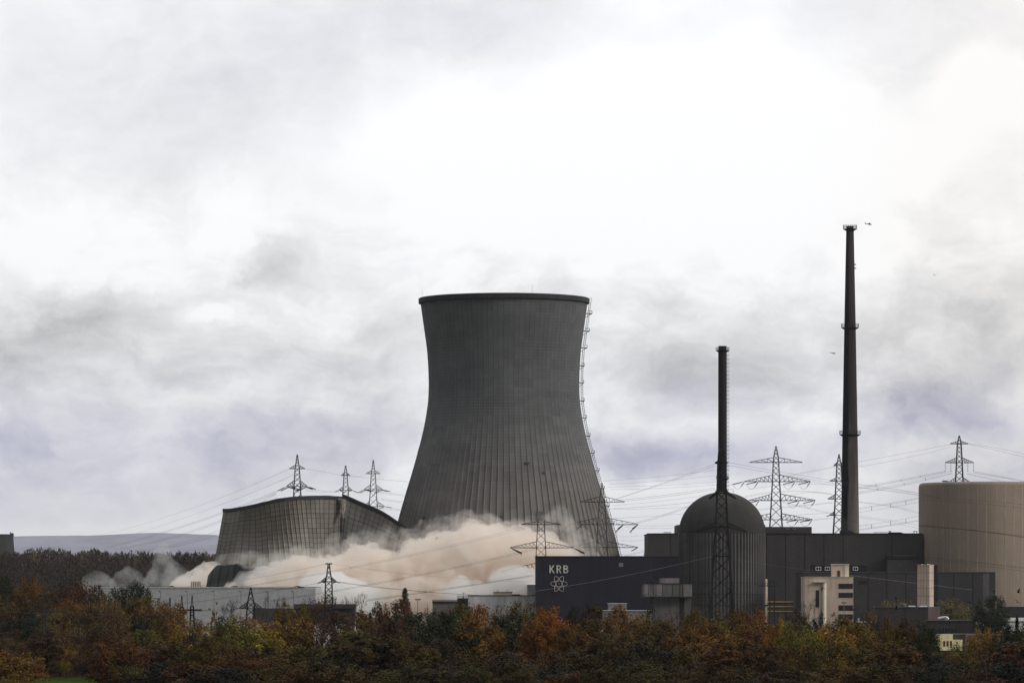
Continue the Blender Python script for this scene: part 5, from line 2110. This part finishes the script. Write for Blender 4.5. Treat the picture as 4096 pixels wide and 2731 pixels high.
    w0 = xs_[int(len(xs_) * 0.985)] - xs_[int(len(xs_) * 0.015)]
    root = bpy.data.objects.new('tree', None)
    C.objects.link(root)
    tme.parent = root
    cr.parent = root
    return dict(root=root, trunk=tme, crown=cr, h=zmax, w=w0, used=False)


VAR = {}
for kind, n in (('broad', 5), ('tall', 3), ('sparse', 3), ('bush', 2), ('poplar', 1), ('evergreen', 2), ('conifer', 1), ('willow', 1), ('bare', 3)):
    VAR[kind] = [make_tree(kind, 100 * len(VAR) + i) for i in range(n)]
NAME = {'broad': 'broadleaf_tree', 'tall': 'broadleaf_tree', 'sparse': 'birch_tree', 'bush': 'bush', 'poplar': 'poplar_tree', 'evergreen': 'evergreen_tree',
        'conifer': 'conifer_tree', 'willow': 'willow_tree', 'bare': 'bare_tree'}
COL = {'orange': (0.42, 0.165, 0.022), 'red': (0.19, 0.060, 0.026), 'maroon': (0.12, 0.055, 0.024), 'brown': (0.20, 0.105, 0.024),
       'rust': (0.32, 0.125, 0.022), 'gold': (0.46, 0.235, 0.024), 'olive': (0.22, 0.145, 0.020), 'yellow': (0.30, 0.205, 0.022),
       'green': (0.060, 0.070, 0.022), 'dark green': (0.024, 0.034, 0.016), 'tan': (0.30, 0.205, 0.08), 'grey': (0.11, 0.095, 0.07), 'flame': (0.46, 0.115, 0.020)}
tree_count = 0


def tree(kind, x, top, wpx, D, col, label, group, lean=0.0, rnd_=rnd):
    """a tree whose crown is wpx photo pixels wide and tops out at photo row `top`, standing on the ground at distance D"""
    global tree_count
    k = D / F
    gz = ground_z(PX(x, D), D)
    H = PZ(top - 14, D) - gz
    W = wpx * k * 1.2
    v = VAR[kind][rnd_.randrange(len(VAR[kind]))]
    sz = H / v['h']
    sx_ = W / v['w']
    if not v['used']:
        v['used'] = True
        root, tr, crn = v['root'], v['trunk'], v['crown']
    else:
        root, tr, crn = v['root'].copy(), v['trunk'].copy(), v['crown'].copy()
        C.objects.link(root)
        C.objects.link(tr)
        C.objects.link(crn)
        tr.parent = root
        crn.parent = root
    root.name = NAME[kind] if kind not in ('sparse',) else 'birch_tree'
    root.location = (PX(x, D), D, gz)
    root.rotation_euler = (0, lean, rnd_.uniform(0, 6.28)) if not lean else (0, lean, 0)
    root.scale = (sx_, sx_, sz)
    c = [q * ((0.62 if D > 780 else 0.32) if 'belt' in group else 0.66) for q in COL[col]]  # near belt rows darker: their self-shade is put into the leaf colour
    j = [rnd_.uniform(0.85, 1.15) for _ in range(3)]
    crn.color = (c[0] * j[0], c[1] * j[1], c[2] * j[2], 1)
    tag(root, label, 'bush' if kind == 'bush' else 'tree', group)
    tree_count += 1
    return root


G1 = 'autumn trees along the foot of the plant'
hand = [
    # kind, x, top, width, D, colour, label
    ('broad', 25, 2308, 105, 1250, 'green', 'dark green-brown tree at the left edge below the far round tower'),
    ('broad', 110, 2314, 100, 1240, 'rust', 'bright rust-orange crown second from left edge under the brown wood'),
    ('sparse', 180, 2330, 90, 1250, 'brown', 'thin brown tree with white gaps right of the rust-orange crown'),
    ('sparse', 235, 2336, 80, 1260, 'grey', 'thin grey-brown tree with light showing through, left of the maroon crown'),
    ('broad', 300, 2326, 140, 1240, 'red', 'wide dark red crown left of the water spray'),
    ('broad', 385, 2345, 100, 1230, 'maroon', 'maroon-brown crown below the left water spray'),
    ('willow', 430, 2368, 120, 1180, 'tan', 'feathery tan willow below the second water spray'),
    ('broad', 505, 2318, 120, 1225, 'green', 'dark green tree overlapping the left end of the pale hall, tallest there'),
    ('broad', 560, 2345, 100, 1228, 'green', 'dark green low crown just right of the tallest one at the hall end'),
    ('broad', 590, 2384, 150, 1200, 'rust', 'orange-brown crown against the left part of the pale hall'),
    ('broad', 680, 2410, 110, 1210, 'rust', 'rust crown around the left switchyard masts'),
    ('sparse', 60, 2400, 150, 1160, 'maroon', 'dark thin maroon tree above the dark green crown at far left'),
    ('sparse', 240, 2420, 160, 1170, 'brown', 'thin brown tree crossed by the pale wires at far left'),
    ('broad', 350, 2440, 130, 1170, 'maroon', 'maroon-brown crown left of the tan willow foot'),
    ('sparse', 470, 2460, 170, 1160, 'brown', 'thin brown tree below the tan willow'),
    ('sparse', 560, 2450, 130, 1165, 'maroon', 'thin maroon tree below the orange-brown hall crown'),
    ('evergreen', 80, 2456, 150, 1130, 'dark green', 'large blackish evergreen at the far left'),
    ('tall', 185, 2528, 110, 1090, 'maroon', 'tall maroon tree right of the blackish evergreen'),
    ('sparse', 300, 2500, 150, 1120, 'brown', 'thin brown tree behind the small gold bush at far left'),
    ('bush', 265, 2592, 85, 1110, 'gold', 'small bright gold tree standing alone at far left'),
    ('bush', 330, 2620, 80, 1100, 'maroon', 'low maroon bush right of the small gold tree'),
    ('bush', 205, 2650, 60, 1105, 'maroon', 'low dark bush left of the small gold tree above the grass'),
    ('broad', 60, 2608, 190, 760, 'rust', 'rounded rust-brown crown at the lower left edge'),
    ('bush', 60, 2696, 190, 700, 'olive', 'low olive bush in the lower left corner'),
    ('broad', 410, 2500, 120, 1080, 'maroon', 'dark maroon crown left of the blackish green one'),
    ('evergreen', 575, 2468, 110, 900, 'dark green', 'blackish green crown left of the switchyard masts'),
    ('broad', 660, 2462, 130, 880, 'brown', 'olive-brown crown directly below the switchyard masts'),
    ('broad', 560, 2526, 170, 820, 'olive', 'golden-olive crown, upper one of the big rounded pair at left'),
    ('broad', 480, 2562, 190, 780, 'yellow', 'yellow-olive rounded crown, lower left one of the big pair'),
    ('broad', 680, 2560, 160, 780, 'brown', 'brown crown right of the golden-olive pair'),
    ('evergreen', 790, 2480, 70, 900, 'dark green', 'small blackish conical evergreen under the right switchyard mast'),
    ('poplar', 868, 2418, 34, 1250, 'tan', 'yellow-tan poplar, right one of two before the pale hall'),
    ('poplar', 842, 2442, 44, 1240, 'tan', 'shorter tan poplar, left one of two before the pale hall'),
    ('bare', 912, 2398, 75, 1230, 'grey', 'bare grey tree with fine twigs between the poplars and pointed pylon'),
    ('bare', 1055, 2378, 65, 1300, 'grey', 'bare fan-shaped tree right of the pointed pylon'),
    ('bare', 1135, 2386, 60, 1280, 'maroon', 'reddish half-bare tree before the right end of the pale hall'),
    ('tall', 1137, 2409, 90, 960, 'olive', 'leaning olive tree with drooping crown below the hall corner'),
    ('tall', 1212, 2425, 60, 980, 'olive', 'narrow olive tree between hall corner and dust pylon'),
    ('evergreen', 905, 2466, 90, 920, 'green', 'dark green crown left of the orange dome-shaped tree'),
    ('broad', 1020, 2456, 210, 880, 'orange', 'wide orange dome-shaped tree under the pointed pylon'),
    ('broad', 1208, 2468, 100, 860, 'orange', 'orange-brown crown right below the narrow olive tree'),
    ('sparse', 1240, 2390, 70, 1350, 'maroon', 'reddish thin tree just left of the dust pylon'),
    ('sparse', 1285, 2374, 80, 1360, 'maroon', 'reddish-brown thin tree behind the dust pylon legs'),
    ('bare', 1345, 2388, 70, 1340, 'grey', 'bare twiggy tree right of the dust pylon legs'),
    ('bare', 1425, 2374, 85, 1340, 'maroon', 'bare reddish tree beneath the white dust, second right of the dust pylon'),
    ('tall', 1350, 2452, 110, 880, 'maroon', 'maroon crown below the bare trees right of the dust pylon'),
    ('broad', 1450, 2448, 120, 870, 'brown', 'brown crown below the bare reddish tree'),
    ('broad', 1520, 2412, 90, 900, 'red', 'dark red crown left part of the pair under the tan dust'),
    ('broad', 1590, 2404, 110, 900, 'red', 'dark red crown right part of the pair under the tan dust'),
    ('conifer', 1620, 2362, 60, 1500, 'grey', 'pale grey-green conifer alone before the tan dust'),
    ('bare', 1700, 2425, 60, 1200, 'grey', 'bare sapling right of the floodlight mast'),
    ('tall', 1745, 2446, 85, 880, 'maroon', 'dark maroon crown in front of the control annex'),
    ('evergreen', 1868, 2400, 90, 900, 'dark green', 'blackish crown in front of the annex and workshop joint'),
    ('broad', 1830, 2420, 110, 880, 'olive', 'olive-brown crown left below the blackish crown'),
    ('broad', 1930, 2424, 100, 870, 'orange', 'orange crown in front of the white workshop'),
    ('sparse', 2010, 2412, 90, 880, 'brown', 'thin brown tree over the middle of the white workshop'),
    ('broad', 2085, 2406, 110, 870, 'olive', 'olive tree just left of the navy block corner'),
    ('broad', 2200, 2418, 150, 830, 'flame', 'flame-orange broad crown directly under the atom emblem'),
    ('broad', 2165, 2432, 70, 840, 'flame', 'narrow flame-orange crown at the navy block corner'),
    ('broad', 2300, 2428, 75, 860, 'green', 'dark green crown right of the flame-orange tree'),
    ('tall', 2375, 2420, 100, 860, 'maroon', 'maroon-brown twiggy crown before the middle of the navy block'),
    ('tall', 2475, 2424, 90, 850, 'rust', 'rust-orange pointed crown before the pale gatehouse'),
    ('sparse', 2595, 2438, 100, 860, 'green', 'thin dark olive tree left under the grey annex'),
    ('sparse', 2680, 2440, 90, 870, 'brown', 'thin brown tree directly under the grey annex'),
    ('broad', 2785, 2430, 100, 850, 'olive', 'olive-green crown left of the near pylon legs'),
    ('tall', 2850, 2438, 80, 850, 'olive', 'narrow dark olive crown between the near pylon legs'),
    ('broad', 2940, 2444, 90, 850, 'brown', 'brown crown right of the near pylon legs'),
    ('broad', 3010, 2434, 120, 840, 'rust', 'rust-brown broad crown before the right side of the ribbed wall'),
    ('broad', 3105, 2468, 85, 790, 'orange', 'bright orange crown below the yellow handrails'),
    ('tall', 3185, 2440, 90, 1000, 'maroon', 'maroon-brown tree left of the compact black-green one'),
    ('bare', 3243, 2396, 60, 1500, 'maroon', 'bare reddish tree against the left side of the beige office'),
    ('evergreen', 3266, 2446, 72, 820, 'dark green', 'compact round black-green tree before the beige office'),
    ('sparse', 3345, 2450, 90, 1000, 'brown', 'thin brown tree under the office window bands'),
    ('broad', 3410, 2462, 90, 880, 'rust', 'rust crown right of the office foot'),
    ('tall', 3482, 2436, 40, 1300, 'tan', 'small tan tree right of the office before the grey hall'),
    ('evergreen', 3495, 2482, 62, 850, 'dark green', 'black-green tree left below the upper brown block'),
    ('broad', 3550, 2474, 90, 840, 'brown', 'brown crown below the left of the upper brown block'),
    ('broad', 3628, 2478, 90, 840, 'maroon', 'maroon crown below the middle of the upper brown block'),
    ('broad', 3705, 2478, 90, 830, 'green', 'dark green rounded crown left of the little windows row'),
    ('broad', 3200, 2512, 160, 760, 'yellow', 'yellow-olive crown below the bright orange one'),
    ('broad', 3330, 2506, 150, 770, 'gold', 'gold-olive crown below the compact black-green tree'),
    ('sparse', 3800, 2400, 110, 1790, 'tan', 'thin yellow-brown tree left of the dark grey-green one'),
    ('sparse', 3870, 2422, 100, 1780, 'tan', 'thin tan tree right before the dark grey-green one'),
    ('sparse', 3590, 2396, 90, 1790, 'tan', 'thin tan tree against the lower hall left of the stair tower'),
    ('broad', 3965, 2392, 110, 1690, 'green', 'dark grey-green tree at the right corner of the lower hall'),
    ('broad', 4000, 2440, 70, 1660, 'green', 'lower dark green tree before the snow-white roof'),
    ('broad', 3925, 2514, 100, 850, 'gold', 'yellow-gold tree right of the cream wall'),
    ('sparse', 3860, 2560, 110, 820, 'olive', 'thin olive tree before the mesh fence'),
    ('conifer', 4068, 2474, 40, 840, 'dark green', 'small pointed conifer before the white wall at right'),
    ('broad', 4050, 2500, 130, 820, 'dark green', 'large black-green tree at the right edge'),
    ('broad', 4110, 2490, 110, 800, 'green', 'dark green crown cut by the right edge'),
]
r_t = random.Random(21)
for (kind, x, top, w, D, col, lab) in hand:
    tree(kind, x, top, w, D, col, lab, G1, 0.0, r_t)
for i, (x, top, D, col, kind, lab) in enumerate([
        (-20, 2380, 1180, 'brown', 'broad', 'brown crown cut by the left edge at mid height of the dark trees'),
        (130, 2385, 1190, 'maroon', 'broad', 'maroon crown just below the bright rust-orange one'),
        (20, 2520, 1120, 'maroon', 'broad', 'maroon crown below the blackish evergreen, left side'),
        (130, 2560, 1100, 'maroon', 'broad', 'maroon-brown crown right below the blackish evergreen'),
        (240, 2530, 1135, 'brown', 'broad', 'brown crown directly behind the small gold tree'),
        (330, 2545, 1130, 'maroon', 'broad', 'maroon crown behind and right of the small gold tree'),
        (400, 2560, 1090, 'brown', 'tall', 'narrow brown tree between small gold tree and yellow-olive pair'),
        (390, 2620, 1060, 'maroon', 'broad', 'maroon crown beside the left foot of the yellow-olive pair'),
        (520, 2520, 1100, 'maroon', 'broad', 'maroon crown behind the golden-olive pair'),
        (430, 2410, 1210, 'maroon', 'broad', 'maroon crown right behind the tan willow'),
        (160, 2460, 1160, 'brown', 'broad', 'brown crown right of the blackish evergreen top'),
        (290, 2400, 1200, 'rust', 'broad', 'rust-brown crown below the wide dark red one'),
        (190, 2380, 1220, 'maroon', 'broad', 'maroon crown below the thin tree with white gaps'),
        (360, 2400, 1205, 'brown', 'broad', 'brown crown left of the tan willow top'),
        (520, 2400, 1200, 'brown', 'broad', 'brown crown right below the tallest dark green one at the hall end'),
        (620, 2440, 1150, 'maroon', 'broad', 'maroon crown left behind the A-topped masts'),
        (700, 2480, 1100, 'maroon', 'broad', 'maroon crown under the lower gantry beam'),
        (470, 2520, 1090, 'brown', 'broad', 'brown crown above the yellow-olive rounded crown'),
        (240, 2590, 1120, 'maroon', 'broad', 'dark maroon crown at the left side of the small gold tree'),
        (10, 2560, 1000, 'brown', 'broad', 'brown crown at the left edge above the rounded rust-brown one')]):
    tree(kind, x, top, 130 if kind == 'broad' else 90, D, col, lab, G1, 0.0, r_t)
for i in range(14):
    x = -30 + i * 34
    tree('bush', x, 2664 + (i * 7) % 12, 70, 1125 + (i * 13) % 30, ('maroon', 'brown', 'green')[i % 3],
         'low %s undergrowth bush along the far edge of the grass, %s from the left' % (('maroon', 'brown', 'dark green')[i % 3], ('1st 2nd 3rd 4th 5th 6th 7th 8th 9th 10th 11th 12th 13th 14th'.split())[i]), 'undergrowth bushes beyond the grass', 0.0, r_t)
marks = [(430, 'under the tan willow'), (560, 'under the hall end'), (690, 'under the switchyard'), (800, 'under the conical evergreen'), (930, 'under the bare grey tree'),
         (1050, 'under the orange dome tree'), (1180, 'under the hall corner'), (1310, 'under the dust pylon'), (1440, 'under the white dust'), (1570, 'under the dark red pair'),
         (1700, 'under the floodlight mast'), (1830, 'under the blackish crown'), (1950, 'under the white workshop'), (2070, 'under the navy corner'), (2200, 'under the atom emblem'),
         (2330, 'under the vent of the navy block'), (2460, 'under the gatehouse'), (2580, 'under the faint pylon'), (2700, 'under the grey annex'), (2820, 'under the dome left half'),
         (2940, 'under the dome right half'), (3060, 'under the white column'), (3180, 'under the yellow handrails'), (3300, 'under the beige office'), (3420, 'under the tall chimney'),
         (3540, 'under the upper brown block'), (3660, 'under the stair tower'), (3790, 'under the cream wall'), (3920, 'under the dark grey-green tree'), (4060, 'under the snow-white roof')]
rowsdef = [('topmost body row', 2500, 830, 26), ('middle body row', 2592, 735, 40), ('bottom edge row', 2670, 650, 26)]
wt = [('brown', 7), ('maroon', 2), ('olive', 5), ('rust', 2.4), ('green', 3), ('yellow', 1.2), ('dark green', 1.2), ('orange', 0.4), ('gold', 1.0)]
pool = [c for c, n in wt for _ in range(int(n * 10))]
special = {(1440 + 120, 1): 'olive'}
kd = {'broad': 'broad-crowned', 'tall': 'narrow', 'sparse': 'thin-leaved'}
for ri, (rn, top, D, jit) in enumerate(rowsdef):
    for ci, (mx, mt) in enumerate(marks):
        lift = (0 if mx > 3130 else -34 if mx > 1500 else -8) if ri == 0 else (-18 if ri == 1 else 0)
        x = mx + (30 if ri % 2 else -30) + r_t.uniform(-18, 18)
        if x < 440 + ri * 12 or (ri < 1 and x < 720):
            continue
        ty = top + lift + r_t.uniform(-jit, jit)
        if x > 3450:
            ty += 22 if ri < 2 else 8
        col = r_t.choice(pool)
        if ri == 0 and r_t.random() < 0.22:
            col = r_t.choice(['orange', 'gold', 'gold', 'rust'])
        if ri == 1 and 1150 < mx < 1200:
            col = 'yellow'
        kind = r_t.choice(['broad', 'broad', 'broad', 'broad', 'tall', 'sparse'])
        if 3700 < x < 3890 and ri < 2:
            ty += 90
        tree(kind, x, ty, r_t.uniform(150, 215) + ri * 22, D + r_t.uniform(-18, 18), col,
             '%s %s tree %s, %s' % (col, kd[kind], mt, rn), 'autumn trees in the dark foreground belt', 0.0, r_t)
for vs in VAR.values():
    for v in vs:
        if not v['used']:
            for o in (v['trunk'], v['crown'], v['root']):
                bpy.data.objects.remove(o)


# far brown wood: one mass of bare crowns nobody could count
def wood(name, label, x0, x1, D, tops, n, seed, mats, hscale=1.0):
    r = random.Random(seed)
    m = MB()
    for i in range(n):
        x = x0 + (x1 - x0) * (i + r.random()) / n
        d = D + r.uniform(-45, 55)
        top = interp_lin(tops, x) + r.uniform(0, 22) + 12 * mnoise.noise(Vector((x * 0.012, seed, 0)))
        k = d / F
        X = PX(x, d)
        gz = ground_z(X, d) - 1
        H = PZ(top, d) - gz
        W = r.uniform(46, 90) * k
        mi = 0 if mnoise.noise(Vector((x * 0.01, 2, seed))) < 0.15 else 1
        m.bar((X, d, gz), (X, d, gz + H * 0.7), 0.6, 0.25, n=4, cap=False)
        for _ in range(330):
            a = r.uniform(0, 6.28)
            ph = math.acos(min(1, r.random() * 1.05)) if r.random() < 0.6 else r.uniform(0, 1.57)
            q = 0.55 + 0.45 * r.random() ** 0.5
            zz = math.cos(ph) * q
            p = Vector((X + math.cos(a) * math.sin(ph) * W * 0.5 * q, d + math.sin(a) * math.sin(ph) * W * 0.5 * q, gz + H * 0.42 + zz * (H * 0.58 - 0.6)))
            if r.random() < 0.3:
                p.z = gz + r.uniform(0.05, 0.5) * H
            dr = Vector((math.cos(a) * math.sin(ph) * 0.7 + r.gauss(0, .35), math.sin(a) * 0.4, 0.8)).normalized() * r.uniform(0.7, 1.9)
            s_ = Vector((0.14 + 0.16 * r.random(), r.uniform(-.2, .2), 0))
            m.quad([p - s_, p + s_, p + s_ * 0.4 + dr, p - s_ * 0.4 + dr], mi)
    o = m.build(name, mats)
    o['kind'] = 'stuff'
    tag(o, label, 'wood')
    o['kind'] = 'stuff'
    return o


M['twig2'] = surface('olive_brown_twigs', (0.16, 0.125, 0.062), 0.9, 0.3, 0.03, 0.2, 0.2)
wood('wood', 'dark brown leafless wood across the left, behind the broken tower', -250, 1000, 2560,
     [(-250, 2200), (60, 2202), (180, 2188), (250, 2185), (290, 2205), (380, 2188), (420, 2200), (600, 2202), (900, 2205), (1000, 2215)], 190, 4, [M['twig'], M['twig2']])
wood('wood', 'darker lower front edge of the leafless wood at the left', -250, 900, 2440,
     [(-250, 2236), (100, 2240), (250, 2234), (500, 2246), (700, 2252), (900, 2250)], 150, 8, [M['twig'], M['twig']])
wood('wood', 'reddish leafless treetops between the cooling tower and the hall', 2380, 4400, 2600,
     [(2380, 2205), (2520, 2212), (2560, 2204), (2700, 2206), (4400, 2210)], 60, 6, [M['twig'], M['twig']])


# ------------------------------------------------------------------ dust, spray and smoke
tex = bpy.data.textures.new('billows', 'CLOUDS')
tex.noise_scale = 9.0
tex.noise_depth = 4
texf = bpy.data.textures.new('fine_billows', 'CLOUDS')
texf.noise_scale = 2.2
texf.noise_depth = 3


def cloud(name, label, cat, balls, mat, voxel=2.0, disp=5.0, disp2=1.6, dtex=14.0, grow=1.0, top=True, parent=None):
    """balls: (photo x, photo y, distance, radius m[, vertical stretch]) merged into one billowing volume"""
    bmm = bmesh.new()
    for bl_ in balls:
        x, y, D, r = bl_[:4]
        st = bl_[4] if len(bl_) > 4 else 1.0
        p = px(x, y, D)
        mt_ = Matrix.Translation(p) @ Matrix.Diagonal((r * grow, r * grow, r * grow * st, 1))
        bmesh.ops.create_icosphere(bmm, subdivisions=3, radius=1.0, matrix=mt_)
    me = bpy.data.meshes.new(name)
    bmm.to_mesh(me)
    bmm.free()
    o = bpy.data.objects.new(name, me)
    C.objects.link(o)
    me.materials.append(mat)
    rm = o.modifiers.new('merge', 'REMESH')
    rm.mode = 'VOXEL'
    rm.voxel_size = voxel
    if disp:
        d1 = o.modifiers.new('billow', 'DISPLACE')
        d1.texture = tex
        d1.texture_coords = 'GLOBAL'
        d1.strength = disp
        d1.mid_level = 0.5
        d2 = o.modifiers.new('billow_fine', 'DISPLACE')
        d2.texture = texf
        d2.texture_coords = 'GLOBAL'
        d2.strength = disp2
        d2.mid_level = 0.5
    if parent is not None:
        o.parent = parent
    else:
        tag(o, label, cat)
    return o


M['dust'] = volume_mat('tan_dust', (0.992, 0.966, 0.934), 0.34, 0.1, 0.17, 0.38, 0.62, 0.06, (0.987, 0.944, 0.905), 6)
M['dustthin'] = volume_mat('thin_dust', (0.975, 0.950, 0.915), 0.055, 0.2, 0.16, 0.40, 0.64, 0.0, None, 4)
M['whitedust'] = volume_mat('white_dust', (0.998, 0.998, 0.999), 0.22, 0.2, 0.08, 0.30, 0.60, 0.15, None, 4)
M['spray'] = volume_mat('water_spray', (0.995, 0.995, 0.998), 0.05, 0.4, 0.10, 0.36, 0.62, 0.1, None, 4)
M['smoke'] = volume_mat('grey_smoke', (0.30, 0.31, 0.33), 0.012, 0.0, 0.07, 0.42, 0.66, 0.0, None, 4)
# outline of the cloud top in the photo: (x, y)
outline = [(930, 2340), (985, 2300), (1050, 2292), (1110, 2262), (1150, 2222), (1200, 2236), (1260, 2252), (1320, 2240), (1393, 2212), (1450, 2168), (1500, 2200),
           (1560, 2184), (1610, 2196), (1660, 2168), (1720, 2158), (1772, 2112), (1830, 2136), (1868, 2104), (1920, 2084), (1960, 2104),
           (1995, 2100), (2040, 2130), (2090, 2098), (2140, 2124), (2190, 2136), (2240, 2160), (2262, 2210)]
rd = random.Random(5)
balls = []
for i, (x, y) in enumerate(outline):
    r_ = rd.uniform(7.5, 10.5)
    D_ = 1955 + rd.uniform(-10, 10)
    k = F / D_
    balls.append((x, y + r_ * k * 1.1, D_, r_))
for i in range(len(outline) - 1):
    x = (outline[i][0] + outline[i + 1][0]) / 2
    y = max(outline[i][1], outline[i + 1][1])
    yy = y + 120
    while yy < 2480:
        balls.append((x + rd.uniform(-20, 20), yy, 1948 + rd.uniform(-14, 14), rd.uniform(12, 16)))
        yy += 90
for _ in range(95):
    i = rd.randrange(1, len(outline) - 1)
    x, y = outline[i]
    t = rd.random() ** 1.3
    balls.append((x + rd.uniform(-26, 26), y + 44 + t * 170, 1936 - t * 8 + rd.uniform(-3, 3), rd.uniform(3.2, 7.0)))
for i in range(len(outline) - 1):
    for _ in range(2):
        t = rd.random()
        x = outline[i][0] * (1 - t) + outline[i + 1][0] * t
        y = outline[i][1] * (1 - t) + outline[i + 1][1] * t
        balls.append((x, y + rd.uniform(26, 52), 1950 + rd.uniform(-8, 4), rd.uniform(2.2, 4.5)))
for x, y in ((1500, 2370), (1560, 2390), (1620, 2400), (1680, 2395), (1740, 2390), (1790, 2360), (1580, 2440), (1660, 2440), (1740, 2440)):
    balls.append((x, y, 1925, 10))
cloud('dust_cloud', 'huge tan dust cloud billowing between the broken tower and the navy block', 'dust cloud', balls, M['dust'], 1.2, 7.0, 4.0)
cloud('dust_veil', 'thin dust veil rising over the top of the tan cloud', 'dust cloud',
      [(x, y + 60, 1940, 13) for x, y in outline[3::2]] + [(2290, 2215, 1940, 12), (2310, 2260, 1940, 12), (2235, 2120, 1940, 10)], M['dustthin'], 2.0, 12, 5)
cloud('dust_cloud', 'tan dust fan spraying down left from the broken tower stump', 'dust cloud',
      [(870, 2285, 1999, 4.5), (848, 2296, 1999, 5.5), (822, 2308, 1996, 6.5), (795, 2322, 1994, 7), (765, 2338, 1992, 7), (735, 2352, 1990, 6.5), (800, 2350, 1990, 9), (850, 2335, 1992, 8), (750, 2375, 1988, 9)],
      M['dust'], 0.9, 4, 2.4)
cloud('dust_cloud', 'white puff of dust low under the ribbed stump behind the pale hall', 'dust cloud',
      [(1000, 2352, 1948, 9), (1050, 2348, 1948, 10), (1100, 2342, 1948, 9)], M['whitedust'], 1.2, 6, 3)
cloud('dust_cloud', 'bright white dust puff below the small pylon, above bare trees', 'dust cloud',
      [(1300, 2350, 1880, 9), (1270, 2385, 1880, 10), (1340, 2385, 1880, 11), (1410, 2392, 1880, 9), (1470, 2400, 1880, 8)], M['whitedust'], 1.2, 7, 3)
cloud('dust_cloud', 'bright white dust puff behind the railed annex roof', 'dust cloud',
      [(1850, 2372, 1905, 8), (1895, 2380, 1905, 8), (1835, 2395, 1905, 6), (1880, 2405, 1905, 7)], M['whitedust'], 1.2, 6, 3)
cloud('dust_cloud', 'bright white dust puff above the cream penthouse beside the navy block', 'dust cloud',
      [(2010, 2350, 1910, 8), (2065, 2340, 1910, 9), (2115, 2345, 1910, 8), (2040, 2385, 1910, 8), (2100, 2390, 1910, 8)], M['whitedust'], 1.2, 6, 3)
cloud('dust_veil', 'pale dust column rising before the brown wood, left of the tan fan', 'dust cloud',
      [(650, 2335, 2150, 10), (685, 2320, 2150, 9), (665, 2290, 2150, 7, 1.4), (655, 2250, 2150, 6, 1.8), (718, 2330, 2150, 8), (618, 2345, 2150, 7)], M['spray'], 1.2, 6, 3)
cloud('water_spray', 'white water spray fan, leftmost, over the red-brown crowns', 'water spray',
      [(345, 2335, 1990, 3.4), (362, 2322, 1990, 4.0), (385, 2318, 1990, 4.4), (412, 2325, 1990, 4.4), (438, 2338, 1990, 3.6), (375, 2340, 1990, 4.5)], M['spray'], 0.8, 2.6, 1.6)
cloud('water_spray', 'fainter rounded water spray right of the leftmost fan', 'water spray',
      [(470, 2334, 2000, 4), (490, 2316, 2000, 4.6), (515, 2308, 2000, 5.0), (542, 2318, 2000, 4.6), (562, 2336, 2000, 4), (510, 2335, 2000, 5)], M['spray'], 0.8, 2.6, 1.6)
cloud('smoke_wisp', 'thin grey smoke wisp above the left end of the broken rim', 'smoke',
      [(932, 2020, 2020, 3.5), (928, 1990, 2020, 5, 1.3), (930, 1950, 2020, 6, 1.5), (934, 1900, 2020, 6, 1.6), (945, 1985, 2020, 5)], M['smoke'], 1.0, 5, 3)
cloud('smoke_wisp', 'thin grey smoke wisp around the three-armed pylon', 'smoke',
      [(1470, 1985, 2240, 8), (1520, 1960, 2240, 8), (1545, 1920, 2240, 7, 1.5), (1500, 2000, 2240, 7), (1440, 1965, 2240, 6)], M['smoke'], 1.2, 6, 3)
cloud('dust_veil', 'smoky grey dust veil hanging under the broken shell pieces', 'dust cloud',
      [(900, 2262, 1972, 7), (960, 2268, 1972, 8), (1030, 2275, 1970, 9), (1110, 2275, 1968, 9), (1190, 2268, 1966, 9), (1290, 2250, 1966, 9), (1330, 2215, 1966, 7), (1350, 2170, 1968, 5)],
      M['dustthin'], 1.5, 8, 4)

# ------------------------------------------------------------------ haze
m = MB()
m.box(-27900, 27900, -60, 66000, -1.0, 1150)
hzm, hb_ = new_mat('haze')
hv = hb_.n('ShaderNodeVolumePrincipled')
hv.inputs['Color'].default_value = (0.82, 0.85, 1.0, 1)
hv.inputs['Density'].default_value = 0.000012
hv.inputs['Anisotropy'].default_value = 0.25
hb_.put(hb_.n('ShaderNodeOutputMaterial').inputs['Volume'], hv.outputs[0])
hz_o = m.build('haze', hzm)
hz_o['kind'] = 'stuff'
hz_o['label'] = 'thin lavender air haze'
print('trees', tree_count, 'objects', len(sc.objects))
